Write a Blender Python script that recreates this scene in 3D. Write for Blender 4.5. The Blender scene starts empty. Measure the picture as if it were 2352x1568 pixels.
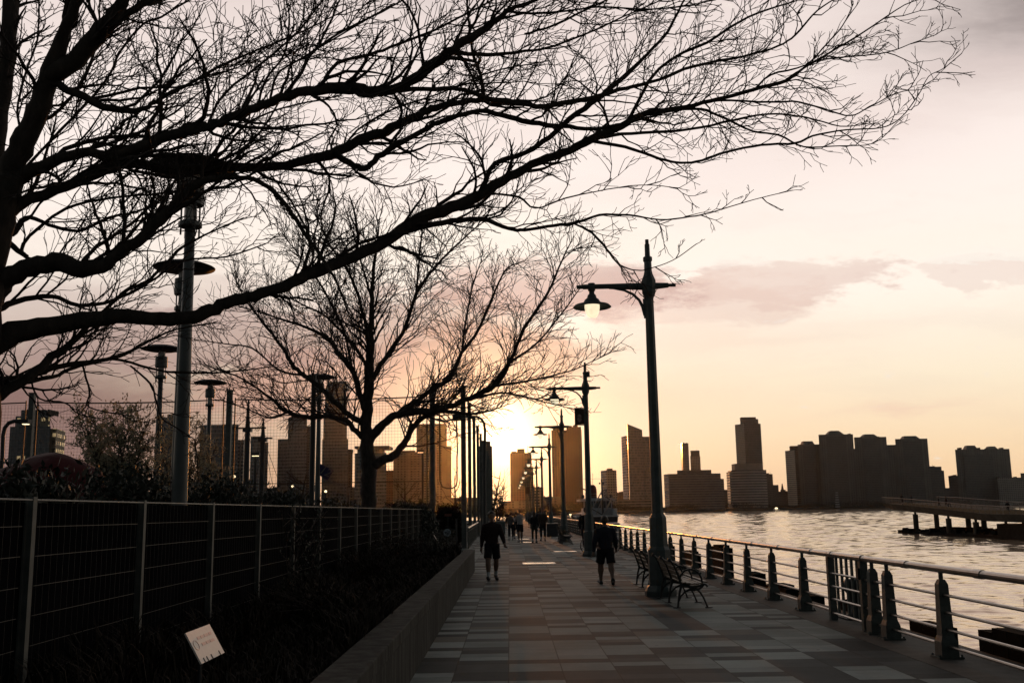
import bpy, bmesh, math, random
from mathutils import Vector, Matrix
C = bpy.context.scene.collection
SC = bpy.context.scene
R = math.radians
rnd = random.Random(11)

# ------------------------------------------------------------------ camera
F = 2302.0                       # focal length in units of a 2352 px wide frame
CAMZ = 1.8
ROLL = 0.0158
_y = Vector(((1170 - 1176) / F, -(1174 - 784) / F, -1)).normalized()
_d = Vector((math.cos(ROLL), math.sin(ROLL), 0))
_x = (_d - _d.dot(_y) * _y).normalized()
_z = _x.cross(_y)
RM = Matrix((_x, _y, _z))        # camera space -> world
CAM = Vector((0, 0, CAMZ))

def ray(px, py):
    return RM @ Vector(((px - 1176) / F, -(py - 784) / F, -1))
def AY(px, py, Y):               # the point seen at (px,py) on the plane y = Y
    d = ray(px, py)
    return CAM + d * (Y / d.y)
def G(px, py, z=0.0):            # the point seen at (px,py) on the plane z
    d = ray(px, py)
    return CAM + d * ((z - CAMZ) / d.z)

cd = bpy.data.cameras.new('camera')
cam = bpy.data.objects.new('camera', cd)
C.objects.link(cam)
cam.matrix_world = Matrix.Translation(CAM) @ RM.to_4x4()
cd.sensor_width = 36
cd.lens = F / 2352 * 36
cd.clip_start = 0.1
cd.clip_end = 20000
SC.camera = cam

SC.render.engine = 'CYCLES'
SC.cycles.use_denoising = True
SC.cycles.max_bounces = 6
SC.cycles.diffuse_bounces = 2
SC.cycles.glossy_bounces = 3
SC.cycles.transmission_bounces = 3
SC.cycles.volume_bounces = 0
SC.cycles.transparent_max_bounces = 8
SC.cycles.caustics_reflective = False
SC.cycles.caustics_refractive = False
SC.cycles.sample_clamp_indirect = 4
SC.view_settings.view_transform = 'Standard'
SC.view_settings.look = 'None'
SC.view_settings.exposure = 0.0
SC.view_settings.gamma = 1.0

# ------------------------------------------------------------------ mesh builder
class MB:
    def __init__(s):
        s.v = []; s.f = []; s.m = []; s.mi = 0; s.uv = {}
    def face(s, idx):
        s.f.append(tuple(idx)); s.m.append(s.mi)
    def pts(s, ps):
        n = len(s.v); s.v.extend([tuple(p) for p in ps]); return n
    def box(s, c, d, rz=0.0, taper=None):
        hx, hy, hz = d[0] / 2, d[1] / 2, d[2] / 2
        tx, ty = taper if taper else (1, 1)
        ca, sa = math.cos(rz), math.sin(rz)
        ps = []
        for z in (-1, 1):
            kx, ky = (tx, ty) if z > 0 else (1, 1)
            for (x, y) in ((-1, -1), (1, -1), (1, 1), (-1, 1)):
                X, Y = x * hx * kx, y * hy * ky
                ps.append((c[0] + X * ca - Y * sa, c[1] + X * sa + Y * ca, c[2] + z * hz))
        n = s.pts(ps)
        for q in ((3, 2, 1, 0), (4, 5, 6, 7), (0, 1, 5, 4), (1, 2, 6, 5), (2, 3, 7, 6), (3, 0, 4, 7)):
            s.face([n + i for i in q])
        return s
    def bx(s, a, b):
        return s.box([(a[i] + b[i]) / 2 for i in range(3)], [abs(b[i] - a[i]) for i in range(3)])
    def tube(s, ps, rs, n=6, cap=True, sq=1.0):
        ps = [Vector(p) for p in ps]
        if not hasattr(rs, '__len__'): rs = [rs] * len(ps)
        L = len(ps)
        base = len(s.v)
        t = (ps[1] - ps[0])
        if t.length < 1e-9: t = Vector((0, 0, 1))
        t.normalize()
        a = t.orthogonal().normalized()
        for i in range(L):
            if i == 0: t = ps[1] - ps[0]
            elif i == L - 1: t = ps[-1] - ps[-2]
            else: t = ps[i + 1] - ps[i - 1]
            if t.length < 1e-9: t = Vector((0, 0, 1))
            t.normalize()
            a = a - t * a.dot(t)
            if a.length < 1e-6: a = t.orthogonal()
            a.normalize()
            b = t.cross(a)
            p = ps[i]; r = rs[i]
            for k in range(n):
                w = 2 * math.pi * k / n
                s.v.append(tuple(p + a * (r * math.cos(w)) + b * (r * math.sin(w) * sq)))
        for i in range(L - 1):
            for k in range(n):
                k2 = (k + 1) % n
                s.face((base + i * n + k, base + i * n + k2, base + (i + 1) * n + k2, base + (i + 1) * n + k))
        if cap:
            s.face([base + k for k in range(n)][::-1])
            s.face([base + (L - 1) * n + k for k in range(n)])
        return s
    def lathe(s, prof, c=(0, 0, 0), n=16, rot=0.0, cap=True):
        base = len(s.v); L = len(prof)
        for (r, z) in prof:
            for k in range(n):
                w = 2 * math.pi * k / n + rot
                s.v.append((c[0] + r * math.cos(w), c[1] + r * math.sin(w), c[2] + z))
        for i in range(L - 1):
            for k in range(n):
                k2 = (k + 1) % n
                s.face((base + i * n + k, base + i * n + k2, base + (i + 1) * n + k2, base + (i + 1) * n + k))
        if cap:
            s.face([base + k for k in range(n)][::-1])
            s.face([base + (L - 1) * n + k for k in range(n)])
        return s
    def prism(s, foot, z0, z1, uvs=False):
        """vertical walls over a footprint (list of (x,y), counter-clockwise); z1 number or per-corner list"""
        n = len(foot)
        tops = z1 if hasattr(z1, '__len__') else [z1] * n
        b = s.pts([(x, y, z0) for x, y in foot] + [(x, y, tops[i]) for i, (x, y) in enumerate(foot)])
        u = 0.0
        for i in range(n):
            j = (i + 1) % n
            l = math.hypot(foot[j][0] - foot[i][0], foot[j][1] - foot[i][1])
            s.uv[len(s.f)] = [(u, 0), (u + l, 0), (u + l, tops[j] - z0), (u, tops[i] - z0)]
            s.face((b + i, b + j, b + n + j, b + n + i))
            u += l
        s.uv[len(s.f)] = [(-1, -1)] * n
        s.face([b + n + i for i in range(n)])
        s.face([b + i for i in range(n)][::-1])
        return s
    def quad(s, a, b, c, d):
        n = s.pts([a, b, c, d]); s.face((n, n + 1, n + 2, n + 3)); return s
    def build(s, name, mat, parent=None, smooth=False, loc=None):
        me = bpy.data.meshes.new(name)
        me.from_pydata(s.v, [], s.f)
        mats = mat if isinstance(mat, (list, tuple)) else [mat]
        for m in mats: me.materials.append(m)
        if len(mats) > 1: me.polygons.foreach_set('material_index', s.m)
        if smooth: me.polygons.foreach_set('use_smooth', [True] * len(s.f))
        if s.uv:
            ul = me.uv_layers.new(name='UVMap')
            for fi, co in s.uv.items():
                for k, li in enumerate(me.polygons[fi].loop_indices): ul.data[li].uv = co[k]
        me.update()
        o = bpy.data.objects.new(name, me)
        C.objects.link(o)
        if parent is not None: o.parent = parent
        if loc is not None: o.location = loc
        return o

def tag(o, label=None, cat=None, group=None, kind=None):
    if label: o['label'] = label
    if cat: o['category'] = cat
    if group: o['group'] = group
    if kind: o['kind'] = kind
    return o
def thing(name, label, cat, loc=(0, 0, 0), rz=0.0, group=None):
    o = bpy.data.objects.new(name, None)
    o.empty_display_size = 0.2
    C.objects.link(o)
    o.location = loc; o.rotation_euler = (0, 0, rz)
    return tag(o, label, cat, group)
def kids(o):
    return list(o.children)
def dup(root, loc, rz=0.0, label=None):
    r = root.copy(); C.objects.link(r)
    r.location = loc; r.rotation_euler = (0, 0, rz)
    if label: r['label'] = label
    for ch in list(root.children):
        c = ch.copy(); C.objects.link(c); c.parent = r
        for g in list(ch.children):
            d = g.copy(); C.objects.link(d); d.parent = c
    return r

# ------------------------------------------------------------------ node helpers / materials
class NT:
    def __init__(s, tree): s.t = tree
    def n(s, typ, **kw):
        nd = s.t.nodes.new(typ)
        for k, v in kw.items(): setattr(nd, k, v)
        return nd
    def link(s, a, b): s.t.links.new(a, b)
    def put(s, sock, val):
        if hasattr(val, 'is_linked') or hasattr(val, 'links'): s.link(val, sock)
        elif val is not None: sock.default_value = val
    def math(s, op, a, b=None, c=None, clamp=False):
        nd = s.n('ShaderNodeMath', operation=op); nd.use_clamp = clamp
        s.put(nd.inputs[0], a)
        if b is not None: s.put(nd.inputs[1], b)
        if c is not None: s.put(nd.inputs[2], c)
        return nd.outputs[0]
    def mix(s, fac, a, b, blend='MIX'):
        nd = s.n('ShaderNodeMix', data_type='RGBA', blend_type=blend)
        s.put(nd.inputs[0], fac)
        s.put(nd.inputs[6], a if not isinstance(a, tuple) else (*a[:3], 1))
        s.put(nd.inputs[7], b if not isinstance(b, tuple) else (*b[:3], 1))
        return nd.outputs[2]
    def ramp(s, fac, stops, interp='LINEAR'):
        nd = s.n('ShaderNodeValToRGB'); nd.color_ramp.interpolation = interp
        e = nd.color_ramp.elements
        while len(e) < len(stops): e.new(0.5)
        for i, (p, c) in enumerate(stops):
            e[i].position = p; e[i].color = (*c[:3], 1) if hasattr(c, '__len__') else (c, c, c, 1)
        s.put(nd.inputs[0], fac)
        return nd.outputs[0]
    def noise(s, vec, scale, detail=4, rough=0.55, dim='3D'):
        nd = s.n('ShaderNodeTexNoise', noise_dimensions=dim)
        if vec is not None: s.link(vec, nd.inputs['Vector'])
        nd.inputs['Scale'].default_value = scale
        nd.inputs['Detail'].default_value = detail
        nd.inputs['Roughness'].default_value = rough
        return nd.outputs['Fac']
    def xyz(s, vec):
        nd = s.n('ShaderNodeSeparateXYZ'); s.link(vec, nd.inputs[0]); return nd.outputs
    def comb(s, x, y, z):
        nd = s.n('ShaderNodeCombineXYZ')
        for i, v in enumerate((x, y, z)): s.put(nd.inputs[i], v)
        return nd.outputs[0]
    def mapping(s, vec, scale=(1, 1, 1), loc=(0, 0, 0)):
        nd = s.n('ShaderNodeMapping'); s.link(vec, nd.inputs[0])
        nd.inputs['Scale'].default_value = scale; nd.inputs['Location'].default_value = loc
        return nd.outputs[0]

def newmat(name):
    m = bpy.data.materials.new(name); m.use_nodes = True
    t = m.node_tree
    b = t.nodes['Principled BSDF']
    return m, NT(t), b

def mat(name, col, rough=0.7, metal=0.0, var=0.25, scale=6.0, bump=0.0, bscale=None, spec=0.4, stretch=(1, 1, 1), col2=None):
    m, k, b = newmat(name)
    tc = k.n('ShaderNodeTexCoord').outputs['Object']
    v = k.mapping(tc, stretch)
    nz = k.noise(v, scale, 5, 0.6)
    dark = tuple(c * (1 - var) for c in col)
    lite = tuple(min(1, c * (1 + var)) for c in col) if col2 is None else col2
    k.link(k.ramp(nz, [(0.3, dark), (0.7, lite)]), b.inputs['Base Color'])
    b.inputs['Roughness'].default_value = rough
    b.inputs['Metallic'].default_value = metal
    b.inputs['Specular IOR Level'].default_value = spec
    if bump:
        bn = k.n('ShaderNodeBump'); bn.inputs['Strength'].default_value = 0.6
        bn.inputs['Distance'].default_value = bump
        k.link(k.noise(v, bscale or scale * 4, 4, 0.6), bn.inputs['Height'])
        k.link(bn.outputs[0], b.inputs['Normal'])
    return m
def emit(name, col, strength, base=(0.8, 0.8, 0.75)):
    m, k, b = newmat(name)
    b.inputs['Base Color'].default_value = (*base, 1)
    b.inputs['Roughness'].default_value = 0.3
    tc = k.n('ShaderNodeTexCoord').outputs['Object']
    k.link(k.ramp(k.noise(tc, 9, 2), [(0.2, tuple(c * 0.75 for c in col)), (0.7, col)]), b.inputs['Emission Color'])
    b.inputs['Emission Strength'].default_value = strength
    return m

M = {}
M['bark'] = mat('bark', (0.045, 0.036, 0.03), 0.9, var=0.4, scale=14, bump=0.012, bscale=40, stretch=(1, 1, 0.35), spec=0.15)
M['twig'] = mat('twig', (0.04, 0.03, 0.026), 0.85, var=0.3, scale=5, spec=0.15)
M['lamp_iron'] = mat('lamp_iron', (0.044, 0.055, 0.053), 0.55, var=0.3, scale=5, bump=0.002, spec=0.4)
M['rail_iron'] = mat('rail_iron', (0.06, 0.066, 0.058), 0.6, var=0.35, scale=12, bump=0.004, bscale=60, spec=0.35)
M['rail_steel'] = mat('rail_steel', (0.30, 0.27, 0.24), 0.30, metal=0.9, var=0.15, scale=9)
M['black_iron'] = mat('black_iron', (0.012, 0.012, 0.012), 0.5, var=0.3, scale=14, bump=0.002, spec=0.4)
M['slat'] = mat('slat', (0.11, 0.078, 0.05), 0.55, var=0.35, scale=7, stretch=(3, 0.4, 3), bump=0.002, spec=0.4)
M['pole_grey'] = mat('pole_grey', (0.075, 0.08, 0.078), 0.5, metal=0.2, var=0.2, scale=3, spec=0.4)
M['dark_pole'] = mat('dark_pole', (0.02, 0.02, 0.02), 0.6, var=0.2, scale=3)
M['galv'] = mat('galv', (0.085, 0.088, 0.08), 0.6, metal=0.3, var=0.25, scale=6)
M['wire'] = mat('wire', (0.05, 0.05, 0.046), 0.45, metal=0.5, var=0.2, scale=6)
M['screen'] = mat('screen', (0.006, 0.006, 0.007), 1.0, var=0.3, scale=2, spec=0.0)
M['net'] = mat('net', (0.05, 0.04, 0.04), 0.9, var=0.1, spec=0.1)
def concrete_mat():
    m, k, b = newmat('concrete')
    tc = k.n('ShaderNodeTexCoord').outputs['Object']
    blot = k.noise(tc, 2.2, 6, 0.65); grain = k.noise(tc, 38, 4, 0.75)
    streak = k.noise(k.mapping(tc, (7.0, 7.0, 0.35)), 1.0, 5, 0.6)
    base = k.ramp(blot, [(0.3, (0.044, 0.043, 0.038)), (0.7, (0.082, 0.079, 0.070))])
    base = k.mix(1.0, base, k.ramp(streak, [(0.40, 1.0), (0.62, 0.42)]), 'MULTIPLY')
    base = k.mix(1.0, base, k.ramp(grain, [(0.2, 0.6), (0.8, 1.3)]), 'MULTIPLY')
    k.link(base, b.inputs['Base Color']); b.inputs['Roughness'].default_value = 0.9; b.inputs['Specular IOR Level'].default_value = 0.08
    bn = k.n('ShaderNodeBump'); bn.inputs['Strength'].default_value = 0.6; bn.inputs['Distance'].default_value = 0.006
    k.link(grain, bn.inputs['Height']); k.link(bn.outputs[0], b.inputs['Normal'])
    return m
M['concrete'] = concrete_mat()
M['soil'] = mat('soil', (0.02, 0.017, 0.013), 0.95, var=0.4, scale=3, bump=0.03, bscale=12, spec=0.1)
M['timber'] = mat('timber', (0.010, 0.0095, 0.009), 0.95, var=0.5, scale=4, bump=0.01, bscale=18, spec=0.02)
M['pier_dark'] = mat('pier_dark', (0.014, 0.014, 0.013), 0.95, var=0.4, scale=1, spec=0.02)
M['rubber'] = mat('rubber', (0.012, 0.012, 0.012), 0.6, var=0.2)
M['glass_tube'] = mat('glass_tube', (0.32, 0.29, 0.26), 0.2, var=0.2, scale=4)
M['globe'] = emit('globe', (1.0, 0.84, 0.56), 1.15)
M['bulb'] = emit('bulb', (1.0, 0.78, 0.45), 2.5)
M['plaque'] = mat('plaque', (0.62, 0.52, 0.46), 0.35, var=0.06, scale=40)
M['plaque_ink'] = mat('plaque_ink', (0.62, 0.36, 0.30), 0.4, var=0.1, scale=40)
M['black'] = mat('black', (0.01, 0.01, 0.01), 0.6, var=0.1)
M['white_paint'] = mat('white_paint', (0.40, 0.40, 0.41), 0.45, var=0.15, scale=2)
M['boat_dark'] = mat('boat_dark', (0.03, 0.028, 0.03), 0.5, var=0.3, scale=2)
M['boat_red'] = mat('boat_red', (0.14, 0.03, 0.025), 0.6, var=0.3, scale=2)
M['boat_glass'] = mat('boat_glass', (0.02, 0.02, 0.02), 0.08, var=0.1, spec=0.6)
M['tarp'] = mat('tarp', (0.05, 0.008, 0.009), 0.75, var=0.5, scale=0.8, bump=0.05, bscale=3, spec=0.15)
M['rust_red'] = mat('rust_red', (0.12, 0.035, 0.02), 0.7, var=0.2)
M['banner'] = mat('banner', (0.05, 0.032, 0.026), 0.8, var=0.15, scale=9)
M['banner_print'] = mat('banner_print', (0.30, 0.20, 0.17), 0.8, var=0.15, scale=20)
M['flag'] = mat('flag', (0.035, 0.03, 0.085), 0.8, var=0.25, scale=3)
M['flag_text'] = mat('flag_text', (0.15, 0.15, 0.16), 0.8, var=0.1)
M['disc_sign'] = mat('disc_sign', (0.22, 0.25, 0.28), 0.6, var=0.1)
M['steel_plate'] = mat('steel_plate', (0.75, 0.68, 0.58), 0.22, metal=1.0, var=0.12, scale=18, bump=0.001, bscale=120)
HAZE_DENS=0.000014; HAZE_ANI=0.92; WAVE_BUMP=0.05; WAVE_SLOPE=0.036; WATER_IOR=1.8
# ------------------------------------------------------------------ sun and sky
SUN = ray(1116, 1018).normalized()
sun_el = math.asin(SUN.z); sun_az = math.atan2(SUN.x, SUN.y)
sl = bpy.data.lights.new('sun', 'SUN'); sl.energy = 1.7; sl.angle = R(0.6); sl.color = (1.0, 0.33, 0.06)
so = bpy.data.objects.new('sun', sl); C.objects.link(so)
so.rotation_euler = SUN.to_track_quat('Z', 'Y').to_euler()
so.location = (0, 0, 60)

w = bpy.data.worlds.new('World'); SC.world = w; w.use_nodes = True
k = NT(w.node_tree)
bg = w.node_tree.nodes['Background']
dirv = k.n('ShaderNodeTexCoord').outputs['Generated']
X, Y, Z = k.xyz(dirv)
yy = k.math('MAXIMUM', Y, 0.08)
u0 = k.math('DIVIDE', X, yy); v0 = k.math('DIVIDE', Z, yy)
# domain warp so that no cloud edge is a clean ellipse
nvec = k.comb(k.math('MULTIPLY', u0, 2.2), k.math('MULTIPLY', v0, 7.0), 0.3)
wz = k.math('SUBTRACT', k.noise(nvec, 2.0, 6, 0.62), 0.5)
wz2 = k.math('SUBTRACT', k.noise(k.comb(k.math('MULTIPLY', u0, 5), k.math('MULTIPLY', v0, 18), 4.1), 2.4, 6, 0.65), 0.5)
u = k.math('ADD', u0, k.math('MULTIPLY', wz, 0.22))
v = k.math('ADD', k.math('ADD', v0, k.math('MULTIPLY', wz, 0.07)), k.math('MULTIPLY', wz2, 0.035))
def blob(cu, cv, su, sv, tilt=0.0):
    du = k.math('DIVIDE', k.math('SUBTRACT', u, cu), su)
    dv = k.math('DIVIDE', k.math('SUBTRACT', k.math('SUBTRACT', v, cv), k.math('MULTIPLY', k.math('SUBTRACT', u, cu), tilt)), sv)
    q = k.math('ADD', k.math('MULTIPLY', du, du), k.math('MULTIPLY', dv, dv))
    return k.math('POWER', 2.718, k.math('MULTIPLY', q, -1.0))
def UV(px, py):
    d = ray(px, py); return d.x / d.y, d.z / d.y
# clear-sky colour by elevation
base = k.ramp(k.math('MAXIMUM', Z, 0.0), [
    (0.0, (0.93, 0.58, 0.32)), (0.05, (0.96, 0.71, 0.45)), (0.12, (0.98, 0.84, 0.64)), (0.20, (1.04, 0.93, 0.82)),
    (0.32, (1.02, 0.90, 0.84)), (0.46, (0.86, 0.74, 0.70)), (0.55, (0.30, 0.27, 0.27)), (0.70, (0.085, 0.102, 0.108)), (1.0, (0.050, 0.072, 0.078))])
# dusk side behind the camera
front = k.n('ShaderNodeMapRange', interpolation_type='SMOOTHSTEP')
k.link(Y, front.inputs[0])
for i, q in ((1, -0.35), (2, 0.85), (3, 0.0), (4, 1.0)): front.inputs[i].default_value = q
rear = k.ramp(k.math('ABSOLUTE', Z), [(0.0, (0.125, 0.145, 0.145)), (0.18, (0.105, 0.125, 0.13)), (0.45, (0.040, 0.055, 0.058)), (1.0, (0.030, 0.046, 0.050))])
base = k.mix(front.outputs[0], rear, base)
# left of the sun the sky sinks into mauve
lu, lv = UV(120, 1000)
left = k.math('MULTIPLY', k.math('MULTIPLY', blob(lu - 0.14, lv - 0.01, 0.42, 0.125), 1.25), 1.0, clamp=True)
base = k.mix(left, base, (0.245, 0.150, 0.140))
cn = k.noise(k.comb(k.math('MULTIPLY', u0, 9), k.math('MULTIPLY', v0, 26), 1.7), 2.2, 8, 0.66)
def cloud(px, py, su, sv, amt, col, tilt=0.0, soft=None, crisp=0.0):
    global base
    a, b_ = UV(px, py)
    f = blob(a, b_, su, sv, tilt)
    if crisp:
        f = k.math('ADD', f, k.math('MULTIPLY', k.math('SUBTRACT', cn, 0.5), crisp))
        mr = k.n('ShaderNodeMapRange', interpolation_type='SMOOTHSTEP'); k.link(f, mr.inputs[0])
        mr.inputs[1].default_value = 0.30; mr.inputs[2].default_value = 0.62
        f = mr.outputs[0]
    if soft: f = k.math('SMOOTH_MIN', k.math('MULTIPLY', f, soft), 1.0, 0.2)
    base = k.mix(k.math('MULTIPLY', f, amt, clamp=True), base, col)
mauve = (0.60, 0.38, 0.33)
cloud(1810, 640, 0.14, 0.024, 0.58, (0.74, 0.54, 0.48), 0.10, None, 1.6)
cloud(1600, 690, 0.17, 0.028, 0.50, (0.78, 0.57, 0.49), 0.05, None, 1.0)
cloud(2250, 612, 0.10, 0.014, 0.40, (0.76, 0.58, 0.52), 0.0, None, 2.2)
cloud(2290, 585, 0.07, 0.008, 0.7, (1.0, 0.93, 0.84), 0.0, None, 2.2)
cloud(1750, 580, 0.12, 0.010, 0.5, (1.0, 0.92, 0.84), 0.1, None, 1.8)
cloud(1250, 670, 0.16, 0.036, 0.80, (0.58, 0.37, 0.34), 0.02, None, 1.0)
cloud(900, 860, 0.22, 0.045, 0.85, (0.50, 0.285, 0.24), 0.06, None, 0.8)
cloud(560, 770, 0.30, 0.040, 0.70, (0.38, 0.25, 0.235), 0.05, None, 0.8)
cloud(250, 690, 0.22, 0.022, 0.40, (0.50, 0.36, 0.34), 0.03, 1.2)
cloud(1700, 770, 0.14, 0.016, 0.35, (0.84, 0.62, 0.50), 0.03)
cloud(1180, 900, 0.20, 0.035, 0.45, (0.86, 0.52, 0.36), 0.02, 1.3)
cloud(2040, 945, 0.07, 0.006, 0.45, (0.85, 0.58, 0.45), 0.08)
cloud(2450, -20, 0.15, 0.065, 0.85, (0.27, 0.225, 0.22), 0.20, 1.2)
cloud(2350, 130, 0.16, 0.03, 0.35, (0.62, 0.50, 0.48), 0.15)
cloud(1900, 330, 0.22, 0.05, 0.30, (0.80, 0.64, 0.60), 0.2)
cloud(1000, 560, 0.20, 0.035, 0.55, (1.0, 0.92, 0.80), 0.0)
cloud(1950, 560, 0.30, 0.018, 0.35, (1.0, 0.90, 0.78), 0.03)
# thin streaks everywhere
st = k.noise(k.comb(k.math('MULTIPLY', u, 1.6), k.math('MULTIPLY', v, 9.0), 8.7), 2.0, 7, 0.6)
stf = k.math('MULTIPLY', k.ramp(st, [(0.46, 0.0), (0.72, 1.0)]), 0.15)
base = k.mix(stf, base, (0.62, 0.46, 0.42))
# aureole round the sun
sv_ = k.n('ShaderNodeVectorMath', operation='DOT_PRODUCT'); k.link(dirv, sv_.inputs[0])
sv_.inputs[1].default_value = ray(1150, 1000).normalized()
nrm = k.n('ShaderNodeVectorMath', operation='NORMALIZE'); k.link(dirv, nrm.inputs[0]); k.link(nrm.outputs[0], sv_.inputs[0])
th = k.math('ARCCOSINE', k.math('MINIMUM', sv_.outputs['Value'], 0.999999))
def gl(deg): 
    q = k.math('DIVIDE', th, R(deg)); return k.math('POWER', 2.718, k.math('MULTIPLY', k.math('MULTIPLY', q, q), -1.0))
g1 = k.math('MULTIPLY', gl(1.5), 1.6); g2 = k.math('MULTIPLY', gl(4.6), 0.58); g3 = k.math('MULTIPLY', gl(9), 0.14)
def scaled(col, f):
    return k.mix(1.0, col, k.comb(f, f, f), 'MULTIPLY')
base = k.mix(1.0, base, scaled((1.0, 0.88, 0.58), g1), 'ADD')
base = k.mix(1.0, base, scaled((1.0, 0.62, 0.26), g2), 'ADD')
base = k.mix(1.0, base, scaled((1.0, 0.86, 0.68), g3), 'ADD')
# physical sky under it
sky = k.n('ShaderNodeTexSky', sky_type='NISHITA'); sky.sun_disc = False
sky.sun_elevation = max(sun_el, R(1)); sky.sun_rotation = sun_az
sky.dust_density = 3.0; sky.air_density = 1.2
base = k.mix(1.0, base, k.mix(1.0, sky.outputs[0], (0.003, 0.003, 0.003), 'MULTIPLY'), 'ADD')
k.link(base, bg.inputs['Color'])
bg.inputs['Strength'].default_value = 1.0

# ------------------------------------------------------------------ ground, promenade, water
WATER = -3.0
DECK_X = 5.75
# paving: columns of slabs two feet wide, each column broken into short slabs of a few greys
m, kk, b = newmat('paving')
tc = kk.n('ShaderNodeTexCoord').outputs['Object']
px_, py_, pz_ = kk.xyz(tc)
CW = 0.615
cx = kk.math('DIVIDE', kk.math('ADD', px_, 0.035), CW)
ci = kk.math('FLOOR', cx); cf = kk.math('FRACT', cx)
def wn(a, b_, seed):
    nd = kk.n('ShaderNodeTexWhiteNoise', noise_dimensions='3D')
    kk.link(kk.comb(a, b_, seed), nd.inputs['Vector']); return nd.outputs['Value']
ry = kk.math('DIVIDE', py_, 0.915)
ri = kk.math('FLOOR', ry); rf = kk.math('FRACT', ry)
h1 = wn(ci, ri, 1.0)
# how a 0.915 m bay is cut: whole, 1/3+2/3, 2/3+1/3, thirds
c1 = kk.math('GREATER_THAN', rf, 0.3333); c2 = kk.math('GREATER_THAN', rf, 0.6667)
cut1 = kk.math('GREATER_THAN', h1, 0.22)
cut2 = kk.math('ADD', kk.math('LESS_THAN', h1, 0.22), kk.math('GREATER_THAN', h1, 0.55), clamp=True)
sub = kk.math('ADD', kk.math('MULTIPLY', c1, cut1), kk.math('MULTIPLY', kk.math('MULTIPLY', c2, cut2), 2))
sid = kk.math('ADD', kk.math('MULTIPLY', ri, 7), sub)
tone = wn(ci, sid, 3.0)
slab = kk.ramp(tone, [(0.0, (0.29, 0.295, 0.27)), (0.30, (0.34, 0.34, 0.315)), (0.42, (0.40, 0.40, 0.37)), (0.54, (0.050, 0.054, 0.053)),
                      (0.80, (0.085, 0.090, 0.087)), (0.96, (0.19, 0.160, 0.135))], 'CONSTANT')
fine = kk.noise(tc, 45, 5, 0.8); big = kk.noise(tc, 0.9, 5, 0.6); mid = kk.noise(tc, 7, 5, 0.65)
gr = kk.math('ADD', kk.math('ADD', kk.math('MULTIPLY', fine, 0.55), kk.math('MULTIPLY', big, 0.5)), kk.math('ADD', kk.math('MULTIPLY', mid, 0.35), 0.20))
slab = kk.mix(1.0, slab, kk.comb(kk.math('MULTIPLY', gr, 0.80), kk.math('MULTIPLY', gr, 0.87), kk.math('MULTIPLY', gr, 0.90)), 'MULTIPLY')
jx = kk.math('LESS_THAN', kk.math('MINIMUM', cf, kk.math('SUBTRACT', 1.0, cf)), 0.011)
d0 = kk.math('MINIMUM', rf, kk.math('SUBTRACT', 1.0, rf))
d1 = kk.math('ADD', kk.math('ABSOLUTE', kk.math('SUBTRACT', rf, 0.3333)), kk.math('MULTIPLY', kk.math('SUBTRACT', 1, cut1), 9))
d2 = kk.math('ADD', kk.math('ABSOLUTE', kk.math('SUBTRACT', rf, 0.6667)), kk.math('MULTIPLY', kk.math('SUBTRACT', 1, cut2), 9))
jy = kk.math('LESS_THAN', kk.math('MINIMUM', d0, kk.math('MINIMUM', d1, d2)), 0.0055)
joint = kk.math('MAXIMUM', jx, jy)
vo = kk.n('ShaderNodeTexVoronoi', feature='F1'); vo.inputs['Scale'].default_value = 1.7; kk.link(tc, vo.inputs['Vector'])
spots = kk.math('LESS_THAN', vo.outputs['Distance'], 0.045)
stain = kk.ramp(kk.noise(tc, 0.55, 6, 0.7), [(0.44, 1.0), (0.62, 0.72)])
slab = kk.mix(1.0, slab, stain, 'MULTIPLY')
slab = kk.mix(kk.math('MULTIPLY', spots, 0.55), slab, (0.035, 0.034, 0.032))
slab = kk.mix(kk.math('MULTIPLY', joint, 0.8), slab, (0.012, 0.011, 0.010))
kk.link(slab, b.inputs['Base Color'])
kk.link(kk.math('ADD', 0.55, kk.math('MULTIPLY', mid, 0.25)), b.inputs['Roughness'])
b.inputs['Specular IOR Level'].default_value = 0.05
bn = kk.n('ShaderNodeBump'); bn.inputs['Strength'].default_value = 0.5; bn.inputs['Distance'].default_value = 0.004
kk.link(kk.math('SUBTRACT', kk.math('ADD', fine, wn(ci, sid, 9.0)), kk.math('MULTIPLY', joint, 2.0)), bn.inputs['Height'])
kk.link(bn.outputs[0], b.inputs['Normal'])
M['paving'] = m
M['kerb'] = mat('kerb', (0.06, 0.057, 0.05), 0.8, var=0.4, scale=5, bump=0.004, bscale=60, spec=0.25)
M['ground'] = mat('ground', (0.035, 0.033, 0.028), 0.95, var=0.5, scale=0.6, bump=0.02, bscale=8, spec=0.1)

mb = MB()
land = [(5.7, -60), (5.7, 216), (-6, 222), (-30, 250), (-110, 520), (-230, 900), (-1500, 1000), (-1500, -60)]
n0 = mb.pts([(x, y, -0.02) for x, y in land] + [(x, y, WATER - 2) for x, y in land])
L_ = len(land)
mb.face(range(n0, n0 + L_))
for i in range(L_):
    j = (i + 1) % L_
    mb.face((n0 + L_ + i, n0 + L_ + j, n0 + j, n0 + i))
tag(mb.build('ground', M['ground']), kind='structure')
mb = MB(); mb.quad((-2.6, -20, 0.0), (4.78, -20, 0.0), (4.78, 215, 0.0), (-2.6, 215, 0.0))
tag(mb.build('promenade', M['paving']), kind='structure')
mb = MB(); mb.bx((4.785, -20, -0.5), (DECK_X, 215, 0.004)); mb.bx((DECK_X, -20, WATER - 1.5), (DECK_X + 0.15, 215, -0.02))
tag(mb.build('quay_edge', M['kerb']), kind='structure')

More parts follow.
